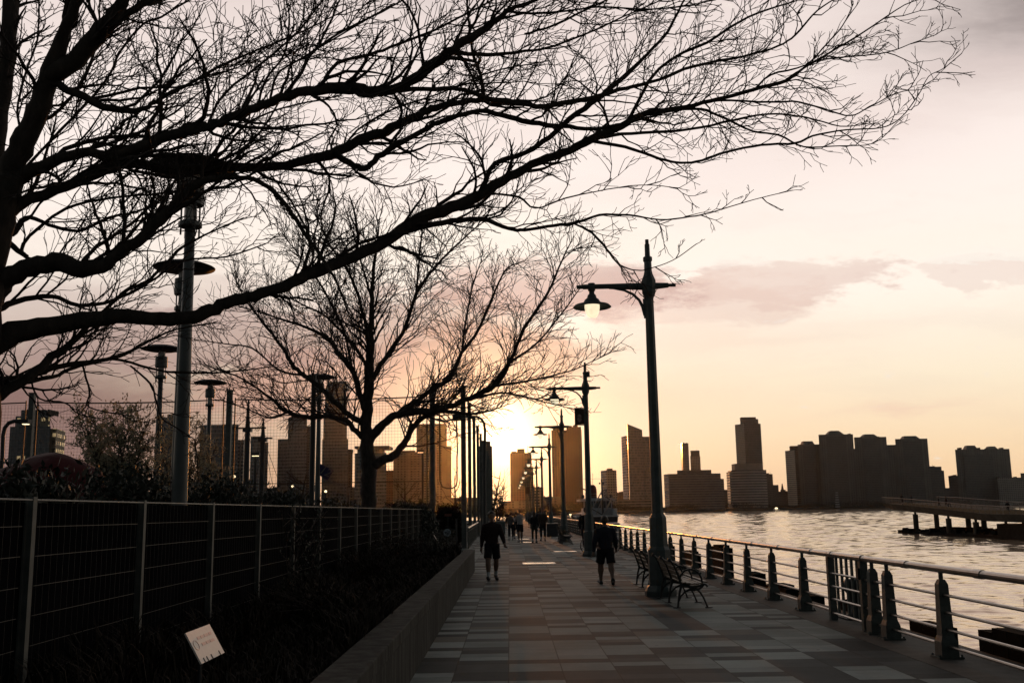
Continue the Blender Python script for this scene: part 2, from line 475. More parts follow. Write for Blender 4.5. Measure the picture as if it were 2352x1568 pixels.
# water: one sheet, its waves modelled where the walk looks out over them
import numpy as np
m, kk, b = newmat('water')
tc = kk.n('ShaderNodeTexCoord').outputs['Object']
nA = kk.noise(kk.mapping(tc, (2.2, 1.6, 1)), 1.0, 3, 0.45)
nB = kk.noise(kk.mapping(tc, (0.5, 0.4, 1)), 1.0, 2, 0.4)
bn = kk.n('ShaderNodeBump'); bn.inputs['Strength'].default_value = 1.0; bn.inputs['Distance'].default_value = WAVE_BUMP * 0.8
kk.link(kk.math('ADD', kk.math('MULTIPLY', nA, 0.25), nB), bn.inputs['Height']); kk.link(bn.outputs[0], b.inputs['Normal'])
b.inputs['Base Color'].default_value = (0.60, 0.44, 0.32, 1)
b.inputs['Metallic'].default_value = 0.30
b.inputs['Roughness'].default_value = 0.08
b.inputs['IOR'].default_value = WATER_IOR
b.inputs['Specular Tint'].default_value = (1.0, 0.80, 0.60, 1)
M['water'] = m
mb = MB(); LOWW = WATER - 0.55
mb.quad((-6000, -400, LOWW), (7000, -400, LOWW), (7000, 9000, LOWW), (-6000, 9000, LOWW))
nr, na = 1300, 520
rr = 7.0 * np.exp(np.linspace(0, math.log(2600 / 7.0), nr))
aa = np.radians(np.linspace(-2.5, 60, na))
Rg, Ag = np.meshgrid(rr, aa, indexing='ij')
wx, wy = Rg * np.sin(Ag), Rg * np.cos(Ag)
sp = np.maximum(Rg * (rr[1] / rr[0] - 1), Rg * (aa[1] - aa[0]))
wz_ = np.zeros_like(wx); rs = np.random.RandomState(4)
for i in range(80):
    lam = 0.55 * (16 / 0.55) ** (i / 79) * rs.uniform(.9, 1.1)
    th_ = math.radians(rs.normal(200, 42)); kx, ky = math.sin(th_) * 2 * math.pi / lam, math.cos(th_) * 2 * math.pi / lam
    amp = WAVE_SLOPE * lam / (2 * math.pi) * np.maximum(min(1.0, (1.6 / lam) ** 1.2), np.clip(7 * sp / lam - .6, 0, 1))
    fade = np.clip((lam / sp - 2.2) / 1.2, 0, 1)
    gust = 0.75 + 0.5 * np.sin(wx * rs.uniform(.01, .05) + wy * rs.uniform(.01, .04) + rs.uniform(0, 6))
    wz_ += fade * amp * gust * np.sin(kx * wx + ky * wy + rs.uniform(0, 6.28))
V_ = np.stack([wx.ravel(), wy.ravel(), WATER + wz_.ravel()], 1)
i0 = (np.arange(nr - 1)[:, None] * na + np.arange(na - 1)[None, :]).ravel()
F_ = np.stack([i0, i0 + na, i0 + na + 1, i0 + 1], 1)
nv0 = len(mb.v)
me = bpy.data.meshes.new('water')
allv = np.concatenate([np.array(mb.v), V_]); allf = np.concatenate([np.array(mb.f), F_ + nv0])
me.vertices.add(len(allv)); me.vertices.foreach_set('co', allv.ravel())
me.loops.add(allf.size); me.loops.foreach_set('vertex_index', allf.ravel().astype(np.int32))
me.polygons.add(len(allf)); me.polygons.foreach_set('loop_start', np.arange(0, allf.size, 4, dtype=np.int32))
me.polygons.foreach_set('use_smooth', np.ones(len(allf), dtype=bool))
me.materials.append(m); me.update(calc_edges=True); me.validate()
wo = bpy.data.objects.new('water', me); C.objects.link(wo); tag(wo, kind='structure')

# far bank
SHORE = [(-400, 1150), (1000, 1150), (1200, 1165), (1420, 1235), (1545, 1500), (1700, 1720), (2040, 1900), (2420, 2050), (2900, 2300)]
def shoreY(px):
    for (a, ya), (b_, yb) in zip(SHORE, SHORE[1:]):
        if px <= b_: return ya + (yb - ya) * max(0, (px - a)) / (b_ - a)
    return SHORE[-1][1]
M['bank'] = mat('bank', (0.03, 0.028, 0.024), 0.95, var=0.5, scale=0.05, spec=0.05)
mb = MB()
fr = []
for px in range(-400, 2901, 50):
    Y_ = shoreY(px) + (5 * math.sin(px * 0.11) + 4 * math.sin(px * 0.043))
    fr.append(((px - 1170) / F * Y_, Y_))
rows = [(0, WATER - 1), (0.5, WATER + 1.6), (14, WATER + 3.2), (60, 1.5), (400, 3.0), (2500, 4.0)]
N_ = len(fr)
for dy, z in rows: mb.pts([(x * (1 + dy / y_), y_ + dy, z) for x, y_ in fr])
for r_ in range(len(rows) - 1):
    for i in range(N_ - 1): mb.face((r_ * N_ + i, r_ * N_ + i + 1, (r_ + 1) * N_ + i + 1, (r_ + 1) * N_ + i))
tag(mb.build('far_bank', M['bank']), kind='structure')

# ------------------------------------------------------------------ evening haze over the river
m = bpy.data.materials.new('haze_air'); m.use_nodes = True
t = m.node_tree; t.nodes.remove(t.nodes['Principled BSDF'])
pv = t.nodes.new('ShaderNodeVolumePrincipled')
pv.inputs['Color'].default_value = (0.84, 0.92, 0.98, 1)
pv.inputs['Density'].default_value = HAZE_DENS
pv.inputs['Anisotropy'].default_value = HAZE_ANI
t.links.new(pv.outputs[0], t.nodes['Material Output'].inputs['Volume'])
M['haze'] = m
if HAZE_DENS > 0:
    mb = MB(); mb.bx((-2400, -80, WATER - 7), (2800, 5200, 215))
    tag(mb.build('haze', m), kind='stuff')
# ------------------------------------------------------------------ bare trees
def limb_points(spec, d0, d1):
    """(px, py, width) list -> 3-D points at depths running d0 -> d1, with radii"""
    out = []
    n = len(spec)
    cum = [0.0]
    for i in range(1, n):
        cum.append(cum[-1] + math.hypot(spec[i][0] - spec[i - 1][0], spec[i][1] - spec[i - 1][1]))
    T = cum[-1] or 1
    for i, (px, py, wd) in enumerate(spec):
        d = d0 + (d1 - d0) * cum[i] / T
        out.append((AY(px, py, d), wd * d / F / 2))
    return out
def smooth_limb(ps, sub=4, jit=0.0, rg=rnd):
    """Catmull-Rom through (point, radius)"""
    P = [p for p, r in ps]; Rr = [r for p, r in ps]
    out = []
    n = len(P)
    for i in range(n - 1):
        a = P[max(0, i - 1)]; b = P[i]; c = P[i + 1]; d = P[min(n - 1, i + 2)]
        for s_ in range(sub):
            t = s_ / sub
            q = 0.5 * ((2 * b) + (c - a) * t + (2 * a - 5 * b + 4 * c - d) * t * t + (3 * b - a - 3 * c + d) * t * t * t)
            r = Rr[i] + (Rr[i + 1] - Rr[i]) * t
            j = min(jit, r * 0.35)
            if j: q = q + Vector((rg.uniform(-j, j), rg.uniform(-j, j), rg.uniform(-j, j)))
            out.append((q, r * (1 + rg.uniform(-0.06, 0.06))))
    out.append((P[-1], Rr[-1]))
    return out

class Tree:
    def __init__(s, seed, twig_r, seg, up, spread_y):
        s.rg = random.Random(seed); s.trunk = MB(); s.crown = MB()
        s.tr = twig_r; s.seg = seg; s.up = up; s.sy = spread_y; s.count = 0
    def limb(s, pts, thick, sides=8):
        (s.trunk if thick else s.crown).tube([p for p, r in pts], [max(r, s.tr) for p, r in pts], sides if thick else 5)
    def twig(s, p, d, length, r, level, maxlevel, zig):
        """zig-zag shoot; children leave at the nodes"""
        rg = s.rg
        n = max(3, int(length / s.seg))
        n = min(n, 9)
        step = length / n
        pts = [p]; rs = [r]
        cur = p; dd = d.normalized()
        side = dd.orthogonal().normalized()
        side = Matrix.Rotation(rg.uniform(0, 6.28), 3, dd) @ side
        curl = Vector((rg.uniform(-1, 1), rg.uniform(-1, 1) * s.sy, rg.uniform(-0.6, 1.0))) * 0.20
        nodes = []
        for i in range(n):
            zz = side * (zig if i % 2 else -zig) + Vector((rg.gauss(0, 0.15), rg.gauss(0, 0.15), rg.gauss(0, 0.15)))
            dd = (dd + curl + zz * 0.8 + Vector((0, 0, s.up * 0.1))).normalized()
            cur = cur + dd * step * rg.uniform(0.8, 1.2)
            pts.append(cur); rs.append(max(s.tr * 0.7, r * (1 - 0.72 * (i + 1) / n)))
            nodes.append((cur, dd.copy(), (i + 1) / n, rs[-1]))
        s.crown.tube(pts, rs, 4 if level == 0 else 3, cap=False)
        s.count += 1
        if level < maxlevel:
            for (q, dq, t, rr) in nodes[:-1]:
                if rg.random() < (0.80 if level == 0 else 0.62):
                    ang = rg.uniform(0.30, 0.85) * (1 if rg.random() < 0.5 else -1)
                    ax = Vector((rg.uniform(-0.35, 0.35), -1 if rg.random() < 0.75 else rg.uniform(-1, 1), rg.uniform(-0.35, 0.35))).normalized()
                    nd = Matrix.Rotation(ang, 3, ax) @ dq
                    s.twig(q, nd, length * rg.uniform(0.34, 0.68) * (1.1 - 0.45 * t), max(s.tr, rr * 0.62), level + 1, maxlevel, zig)
        # a short fork at the tip
        elif rg.random() < 0.5:
            q, dq, t, rr = nodes[-1]
            nd = Matrix.Rotation(rg.uniform(-0.7, 0.7), 3, Vector((0, 1, 0))) @ dq
            s.crown.tube([q, q + nd * step * 0.9], [rr, s.tr * 0.6], 3, cap=False)
    def dress(s, pts, every, length, maxlevel, zig=0.28, bias=None, tmin=0.05, rbase=0.45, amin=0.22, amax=0.80, upside=0.6):
        """side shoots along a limb"""
        rg = s.rg
        acc = rg.uniform(0, every)
        for i in range(1, len(pts)):
            a, ra = pts[i - 1]; b, rb = pts[i]
            l = (b - a).length
            acc += l
            t = i / len(pts)
            if t < tmin: acc = 0; continue
            while acc > every:
                acc -= every * rg.uniform(0.7, 1.3)
                dq = (b - a).normalized()
                up_first = 1 if rg.random() < upside else -1
                ax = Vector((rg.uniform(-0.5, 0.5), -1 * (1 if dq.x >= 0 else -1), rg.uniform(-0.4, 0.4))).normalized()
                nd = Matrix.Rotation(rg.uniform(amin, amax) * up_first, 3, ax) @ dq
                nd = (nd + Vector((0, rg.uniform(-0.5, 0.5) * s.sy, 0))).normalized()
                if bias is not None: nd = (nd + bias).normalized()
                ll = length * rg.uniform(0.45, 1.15) * (1.05 - 0.5 * t)
                s.twig(a.lerp(b, rg.random()), nd, ll, max(s.tr * 1.5, min(ra * rbase, s.tr * 5.0)), 0, maxlevel, zig)
        # the limb ends in a spray
        p, r = pts[-1]; dq = (pts[-1][0] - pts[-2][0]).normalized()
        for q in range(2 if r > 0.012 else 1):
            nd = (dq + Vector((rg.gauss(0, 0.2), rg.gauss(0, 0.2), rg.gauss(0, 0.2)))).normalized()
            s.twig(p, nd, length * (0.5 if r > 0.012 else 0.18), max(s.tr, r * 0.8), 1, maxlevel, zig)
    def done(s, label, group=None, loc=None):
        t = thing('bare_tree', label, 'tree', (0, 0, 0), 0, group)
        s.trunk.build('trunk', M['bark'], t, smooth=True)
        s.crown.build('crown', M['twig'], t)
        return t

# ---- the near tree: its trunk stands just outside the frame on the left, its limbs reach over the walk
T1 = Tree(5, 0.0040, 0.075, 0.30, 0.7)
DENS1, DENS2 = 0.84, 0.28
LIMBS1 = {}
def nearest_depth(parent, px, py):
    spec, d0, d1 = LIMBS1[parent]
    best = None; cum = 0; tot = sum(math.hypot(b[0] - a[0], b[1] - a[1]) for a, b in zip(spec, spec[1:]))
    for i, s_ in enumerate(spec):
        if i: cum += math.hypot(s_[0] - spec[i - 1][0], s_[1] - spec[i - 1][1])
        e = math.hypot(s_[0] - px, s_[1] - py)
        if best is None or e < best[0]: best = (e, d0 + (d1 - d0) * cum / tot)
    return best[1]
def L1(name, spec, parent=None, d0=None, dd=0.0, every=0.17, length=0.95, lv=2, tmin=0.05, thick=None, upside=0.6, zig=0.36):
    if parent: d0 = nearest_depth(parent, spec[0][0], spec[0][1])
    LIMBS1[name] = (spec, d0, d0 + dd)
    pts = smooth_limb(limb_points(spec, d0, d0 + dd), 4, 0.012, T1.rg)
    big = max(s_[2] for s_ in spec) >= 9 if thick is None else thick
    T1.limb(pts, big)
    if every: T1.dress(pts, every * DENS1, length * 1.2, lv, zig=zig, tmin=tmin, upside=upside)
# stem and fork
L1('stem', [(-90, 1500, 150), (-85, 1250, 140), (-70, 1000, 130), (-62, 800, 125), (-40, 620, 100), (-10, 500, 84), (14, 430, 72), (30, 385, 56)], d0=7.9, dd=-0.2, every=0)
L1('stem2', [(-62, 860, 110), (-45, 640, 80), (-28, 420, 62), (0, 250, 44), (16, 120, 40), (24, 0, 40), (34, -120, 34)], d0=7.9, dd=0.5, every=0.22, length=0.8, tmin=0.4)
L1('a', [(10, 450, 70), (28, 392, 58), (52, 330, 54), (86, 258, 52), (117, 165, 46), (150, 70, 28), (180, -6, 26), (215, -120, 20)], d0=7.75, dd=-0.5, every=0.22, tmin=0.3)
L1('b', [(112, 178, 44), (172, 135, 46), (234, 68, 42), (262, 35, 36), (288, -4, 28), (330, -80, 20)], 'a', dd=-0.2, every=0.2)
L1('b2', [(240, 62, 26), (285, 34, 20), (330, 14, 16), (400, -20, 12)], 'b', dd=0.1, every=0.2)
L1('limb_two', [(20, 440, 46), (52, 406, 34), (120, 372, 28), (206, 350, 24), (262, 360, 24), (327, 337, 26), (379, 317, 26), (430, 300, 26), (482, 290, 23), (533, 268, 21), (602, 240, 21), (688, 215, 24), (758, 204, 28), (810, 203, 30), (861, 212, 24), (913, 201, 23), (964, 171, 26), (1016, 134, 25), (1068, 96, 23), (1119, 64, 17), (1164, 27, 13), (1198, 12, 10), (1290, -22, 7)], d0=7.7, dd=-0.6, every=0.13, length=1.0)
L1('two_b', [(900, 206, 14), (1000, 205, 11), (1068, 205, 10), (1119, 226, 13), (1205, 237, 14), (1240, 245, 14), (1308, 234, 13), (1377, 220, 11), (1435, 202, 10), (1514, 184, 8), (1592, 153, 8), (1710, 129, 6), (1788, 106, 5), (1827, 80, 5), (1878, 24, 4), (1925, -6, 3)], 'limb_two', dd=0.5, every=0.14, length=0.75)
L1('two_c', [(1040, 118, 11), (1119, 127, 10), (1188, 120, 8), (1257, 110, 6), (1343, 79, 5), (1430, 40, 4), (1520, 0, 3)], 'limb_two', dd=0.3, every=0.15, length=0.7)
L1('two_d', [(1164, 27, 8), (1222, 31, 7), (1308, 25, 5), (1377, 17, 5), (1493, 22, 4), (1600, 12, 3)], 'limb_two', dd=-0.2, every=0.16, length=0.6)
L1('two_e', [(734, 205, 9), (775, 145, 9), (844, 127, 8), (895, 110, 7), (999, 69, 6), (1068, 34, 5), (1150, -8, 4)], 'limb_two', dd=0.5, every=0.14, length=0.75)
L1('two_f', [(475, 293, 7), (516, 215, 7), (620, 131, 6), (688, 69, 5), (745, -5, 4)], 'limb_two', dd=0.7, every=0.15, length=0.75)
L1('two_g', [(592, 240, 7), (613, 180, 6), (655, 120, 5), (664, 35, 4), (654, -8, 4)], 'limb_two', dd=-0.4, every=0.15, length=0.7)
L1('two_h', [(620, 234, 7), (637, 172, 6), (681, 141, 5), (803, 69, 4), (905, 8, 3)], 'limb_two', dd=0.2, every=0.15, length=0.7)
L1('two_i', [(689, 138, 5), (792, 69, 6), (878, 28, 5), (935, -5, 4)], 'two_h', dd=0.3, every=0.16, length=0.6)
L1('two_j', [(1205, 79, 6), (1274, 58, 6), (1377, 8, 5), (1420, -12, 4)], 'two_c', dd=0.2, every=0.16, length=0.6)
L1('a_c', [(120, 190, 22), (172, 213, 19), (258, 252, 18), (327, 251, 12), (372, 224, 10), (447, 186, 8), (500, 155, 7), (580, 120, 5), (690, 75, 4), (805, 18, 3)], 'a', dd=0.6, every=0.14, length=0.9)
L1('a_d', [(58, 385, 8), (138, 300, 7), (240, 190, 7), (275, 120, 6), (330, 55, 6), (370, 40, 6), (440, -4, 5)], 'a', dd=1.0, every=0.15, length=0.9)
L1('a_e', [(64, 345, 7), (40, 260, 6), (58, 170, 6), (85, 90, 5), (90, -5, 4)], 'a', dd=0.9, every=0.14, length=0.8)
L1('a_f', [(95, 240, 7), (150, 235, 6), (205, 150, 5), (225, 60, 4), (230, -5, 3)], 'a', dd=1.3, every=0.15, length=0.7)
L1('limb_three', [(6, 500, 50), (50, 465, 28), (155, 427, 25), (241, 389, 24), (310, 375, 24), (413, 389, 24), (533, 385, 22), (654, 379, 21), (757, 355, 24), (827, 319, 24), (896, 296, 22), (964, 262, 20), (1000, 248, 17), (1068, 234, 13), (1112, 231, 12)], d0=7.75, dd=1.1, every=0.16, length=0.95)
L1('three_b', [(765, 350, 16), (803, 375, 16), (837, 386, 15), (868, 361, 16), (923, 327, 14), (982, 293, 13), (1033, 272, 13), (1102, 255, 12), (1171, 268, 14), (1222, 282, 14), (1291, 290, 12), (1360, 296, 10), (1430, 285, 8), (1520, 262, 5)], 'limb_three', dd=-0.2, every=0.17, length=0.75)
L1('three_c', [(1109, 228, 12), (1104, 172, 8), (1085, 118, 7), (1076, 40, 6), (1072, -8, 6)], 'limb_three', dd=-1.4, every=0.3, length=0.6)
L1('three_d', [(775, 362, 6), (820, 300, 5), (905, 250, 5), (1010, 215, 4), (1130, 165, 4), (1260, 140, 3)], 'limb_three', dd=0.8, every=0.16, length=0.7)
L1('three_e', [(465, 390, 8), (520, 340, 7), (560, 290, 6), (640, 250, 5), (760, 225, 4)], 'limb_three', dd=0.5, every=0.16, length=0.7)
L1('limb_four', [(-62, 820, 90), (-20, 786, 70), (52, 760, 50), (138, 745, 43), (241, 728, 37), (344, 731, 34), (430, 731, 33), (482, 714, 32), (533, 690, 30), (585, 680, 28), (654, 656, 27), (723, 626, 28), (795, 598, 28), (882, 556, 28), (964, 502, 30), (1033, 478, 29), (1102, 447, 26), (1171, 406, 23), (1240, 372, 20), (1308, 344, 19), (1360, 320, 20), (1429, 290, 18), (1475, 262, 14), (1573, 247, 11), (1651, 227, 9), (1730, 207, 9), (1808, 184, 9), (1847, 157, 6), (1925, 110, 5), (1984, 74, 4), (2078, 12, 2.5), (2135, -6, 2)], d0=7.9, dd=1.2, every=0.20, length=0.85, tmin=0.28)
L1('four_b', [(1100, 450, 13), (1110, 425, 12), (1133, 382, 12), (1154, 368, 12), (1222, 344, 12), (1274, 303, 12), (1343, 248, 13), (1395, 210, 12), (1463, 148, 9), (1494, 117, 8), (1533, 74, 7), (1565, 12, 5), (1578, -12, 5)], 'limb_four', dd=-0.3, every=0.17, length=0.7)
L1('four_c', [(930, 530, 16), (1016, 511, 13), (1102, 503, 12), (1171, 525, 9), (1205, 528, 8), (1274, 518, 8), (1326, 511, 7), (1377, 494, 6), (1446, 494, 5), (1514, 505, 3.6), (1584, 498, 3.6), (1631, 489, 3), (1678, 474, 2.5), (1749, 454, 2), (1821, 437, 1.5)], 'limb_four', dd=0.5, every=0.24, length=0.55)
L1('four_d', [(1320, 514, 5), (1360, 535, 6), (1395, 573, 6), (1422, 607, 4), (1463, 621, 3), (1493, 616, 2.5), (1545, 598, 2), (1600, 560, 1.5)], 'four_c', dd=-0.3, every=0.22, length=0.45, upside=0.35)
L1('four_e', [(1350, 324, 10), (1435, 337, 8), (1514, 364, 7), (1565, 374, 6), (1612, 368, 6), (1670, 349, 6), (1749, 333, 6), (1827, 329, 6), (1866, 313, 5), (1945, 298, 4), (2023, 294, 3), (2070, 270, 2.5), (2109, 219, 2.5), (2133, 176, 2), (2168, 157, 2), (2209, 123, 1.5)], 'limb_four', dd=0.3, every=0.22, length=0.55)
L1('four_f', [(1560, 248, 7), (1651, 232, 6), (1768, 235, 5), (1835, 235, 5), (1906, 255, 4), (1953, 266, 3.5), (1996, 247, 3), (2062, 213, 2.5), (2109, 207, 2)], 'limb_four', dd=-0.3, every=0.19, length=0.5)
L1('four_g', [(1470, 264, 9), (1592, 250, 7), (1651, 266, 6), (1729, 302, 5), (1788, 310, 5), (1847, 337, 4), (1925, 335, 3), (2007, 329, 2), (2060, 282, 1.6)], 'limb_four', dd=0.4, every=0.19, length=0.5)
L1('four_h', [(1440, 285, 9), (1514, 157, 7), (1623, 98, 7), (1690, 55, 6), (1749, 27, 5), (1830, 2, 3)], 'limb_four', dd=-0.6, every=0.16, length=0.6)
L1('four_i', [(1800, 188, 6), (1838, 162, 5), (1880, 140, 4), (1960, 130, 3.5), (2040, 120, 3), (2100, 98, 2), (2150, 80, 1.6)], 'limb_four', dd=0.3, every=0.17, length=0.5)
L1('four_j', [(1730, 210, 5), (1770, 172, 5), (1850, 150, 4), (1900, 100, 4), (1935, 60, 3), (1960, 10, 2)], 'limb_four', dd=-0.4, every=0.16, length=0.5)
L1('four_k', [(1380, 316, 9), (1450, 306, 8), (1560, 300, 7), (1660, 282, 6), (1760, 262, 5), (1850, 270, 4), (1930, 290, 3), (1990, 285, 2)], 'limb_four', dd=0.6, every=0.17, length=0.5)
L1('four_l', [(1110, 442, 6), (1190, 452, 6), (1230, 478, 4), (1300, 455, 4), (1370, 440, 3), (1470, 425, 2.5), (1560, 432, 2)], 'limb_four', dd=-0.3, every=0.22, length=0.55)
L1('four_m', [(690, 640, 6), (720, 590, 6), (700, 520, 5), (660, 450, 5), (620, 400, 4)], 'limb_four', dd=0.7, every=0.25, length=0.6)
L1('limb_five', [(-30, 690, 70), (10, 645, 52), (69, 614, 44), (138, 605, 46), (207, 619, 36), (258, 594, 31), (327, 545, 28), (379, 494, 27), (413, 459, 24), (455, 424, 20), (510, 409, 15), (568, 410, 12), (602, 421, 11), (654, 466, 11), (688, 518, 10), (740, 592, 8), (775, 652, 6), (800, 720, 4)], d0=7.85, dd=-0.6, every=0.17, length=0.9, tmin=0.2)
L1('five_b', [(190, 600, 9), (225, 565, 9), (300, 515, 7), (350, 470, 6), (420, 430, 5), (520, 380, 4)], 'limb_five', dd=0.9, every=0.15, length=0.8)
L1('five_c', [(30, 540, 16), (60, 500, 12), (110, 515, 9), (180, 530, 8), (250, 500, 7), (330, 480, 5), (390, 430, 4)], d0=8.0, dd=0.9, every=0.15, length=0.8)
L1('five_d', [(20, 560, 14), (62, 590, 10), (52, 560, 8), (150, 480, 7), (260, 455, 6), (360, 445, 4), (440, 430, 3)], d0=8.0, dd=0.5, every=0.15, length=0.7)
L1('low_a', [(-60, 930, 40), (0, 906, 26), (69, 863, 23), (120, 820, 20), (165, 788, 16), (241, 711, 9), (293, 666, 9), (344, 642, 8), (409, 576, 8), (470, 540, 5), (560, 500, 3)], d0=8.0, dd=0.6, every=0.16, length=0.8)
L1('low_b', [(-60, 880, 30), (0, 872, 18), (69, 862, 15), (120, 845, 13), (207, 831, 11), (275, 817, 9), (310, 800, 7), (344, 783, 6), (400, 758, 4), (500, 740, 3)], d0=8.1, dd=0.9, every=0.16, length=0.7)
L1('low_c', [(20, 880, 12), (120, 866, 9), (172, 843, 8), (258, 824, 7), (344, 846, 6), (413, 855, 5), (516, 855, 4), (620, 842, 3)], 'low_b', dd=1.5, every=0.17, length=0.6)
L1('low_d', [(190, 840, 5), (206, 900, 5), (200, 930, 3.5), (240, 945, 3), (300, 955, 2.5)], 'low_b', dd=-0.2, every=0.25, length=0.4, upside=0.4)
L1('low_e', [(300, 840, 5), (345, 880, 5), (360, 925, 5), (372, 960, 4), (410, 985, 3), (450, 1010, 2)], 'low_c', dd=-0.2, every=0.22, length=0.4, upside=0.5)
L1('low_f', [(70, 868, 5), (90, 915, 4), (150, 925, 4), (180, 950, 3), (240, 962, 2)], 'low_b', dd=-0.3, every=0.25, length=0.4, upside=0.4)
L1('low_g', [(-20, 720, 20), (40, 690, 14), (120, 680, 11), (180, 700, 9), (260, 690, 8), (340, 650, 6), (420, 600, 5), (520, 590, 4), (610, 560, 3)], d0=8.1, dd=1.2, every=0.16, length=0.75)
t1 = T1.done('big bare near tree at left edge, its limbs reaching right over the walk')

# ---- the second tree, behind the fence
T2 = Tree(9, 0.0095, 0.20, 0.45, 1.0)
def L2(spec, d0=28.0, dd=0.0, every=0.45, length=2.3, lv=2, tmin=0.1, upside=0.65, sides=8):
    pts = smooth_limb(limb_points(spec, d0, d0 + dd), 4, 0.03, T2.rg)
    T2.limb(pts, max(s_[2] for s_ in spec) >= 7, sides)
    if every: T2.dress(pts, every * DENS2, length, lv, rbase=0.36, zig=0.32, tmin=tmin, upside=upside)
L2([(849, 1262, 46), (848, 1168, 34), (847, 1100, 34), (846, 1040, 32), (842, 980, 27), (846, 900, 23), (849, 850, 22), (850, 804, 19), (853, 740, 13), (854, 683, 10), (861, 597, 7), (868, 545, 4), (872, 500, 2)], every=0.42, tmin=0.5, sides=12)
L2([(849, 1012, 24), (870, 985, 20), (896, 962, 18), (930, 948, 16), (1004, 942, 14), (1055, 924, 13), (1104, 902, 12), (1136, 886, 11), (1171, 831, 9), (1205, 752, 8), (1257, 676, 6), (1291, 597, 4), (1315, 549, 2)], dd=-1.5, tmin=0.2)
L2([(852, 1068, 24), (880, 1058, 20), (901, 1048, 18), (927, 1022, 16), (947, 983, 14), (975, 956, 12), (1020, 945, 9), (1090, 950, 6), (1150, 935, 3)], dd=1.5, tmin=0.35)
L2([(896, 964, 11), (940, 930, 11), (982, 903, 11), (1033, 866, 9), (1061, 810, 8), (1102, 752, 7), (1154, 631, 4), (1188, 605, 2)], dd=1.2)
L2([(856, 870, 12), (896, 804, 11), (930, 752, 9), (957, 673, 8), (999, 614, 6), (1068, 545, 4), (1119, 502, 2)], dd=-1.5)
L2([(957, 673, 6), (962, 610, 5), (968, 540, 4), (978, 470, 2)], d0=27.2, dd=0.5, every=0.5, length=1.8)
L2([(1136, 886, 6), (1222, 872, 5), (1308, 852, 3), (1377, 822, 2), (1410, 806, 1)], d0=26.8, dd=-1, every=0.5, length=1.6)
L2([(1080, 918, 6), (1150, 902, 5), (1220, 915, 4), (1280, 930, 2), (1310, 938, 1.5)], d0=26.9, dd=1, every=0.5, length=1.5, upside=0.45)
L2([(1061, 812, 6), (1070, 740, 5), (1085, 660, 4), (1105, 600, 2)], d0=29, dd=1, every=0.5, length=1.6)
L2([(1171, 831, 6), (1230, 790, 5), (1290, 720, 4), (1340, 650, 2)], d0=26.8, dd=1, every=0.5, length=1.6)
L2([(838, 975, 15), (827, 968, 14), (794, 945, 13), (760, 914, 13), (735, 888, 12), (696, 860, 11), (671, 837, 10), (650, 800, 8), (600, 735, 6), (565, 690, 4), (535, 630, 2)], dd=1.5)
L2([(838, 1008, 15), (824, 997, 13), (799, 970, 12), (773, 958, 11), (740, 955, 10), (704, 958, 10), (660, 945, 9), (627, 919, 7), (594, 894, 5), (542, 863, 4), (470, 838, 2)], dd=-1.5, upside=0.55)
L2([(840, 950, 14), (835, 935, 14), (819, 881, 13), (806, 842, 12), (775, 809, 11), (758, 780, 9), (706, 752, 7), (650, 735, 5), (590, 715, 3), (540, 700, 2)], dd=-1.0)
L2([(848, 850, 9), (840, 838, 8), (820, 804, 8), (782, 759, 7), (740, 721, 5), (690, 697, 4), (620, 660, 2)], dd=1.8)
L2([(848, 795, 8), (834, 717, 7), (803, 631, 6), (758, 563, 4), (723, 492, 2)], dd=-1.2)
L2([(854, 690, 6), (832, 610, 5), (812, 540, 4), (790, 470, 2)], d0=28.2, dd=1, every=0.5, length=1.8)
L2([(806, 842, 7), (790, 760, 6), (740, 660, 5), (690, 590, 3), (650, 540, 2)], d0=27.5, dd=1.5, every=0.5, length=1.8)
L2([(700, 862, 6), (640, 850, 5), (580, 800, 4), (520, 790, 3), (450, 780, 2)], d0=29, dd=1, every=0.5, length=1.6)
L2([(660, 946, 6), (620, 960, 4), (570, 940, 3), (510, 920, 2)], d0=27, dd=1, every=0.5, length=1.5)
t2 = T2.done('bare spreading tree standing behind the fence, its trunk forking low before the towers')
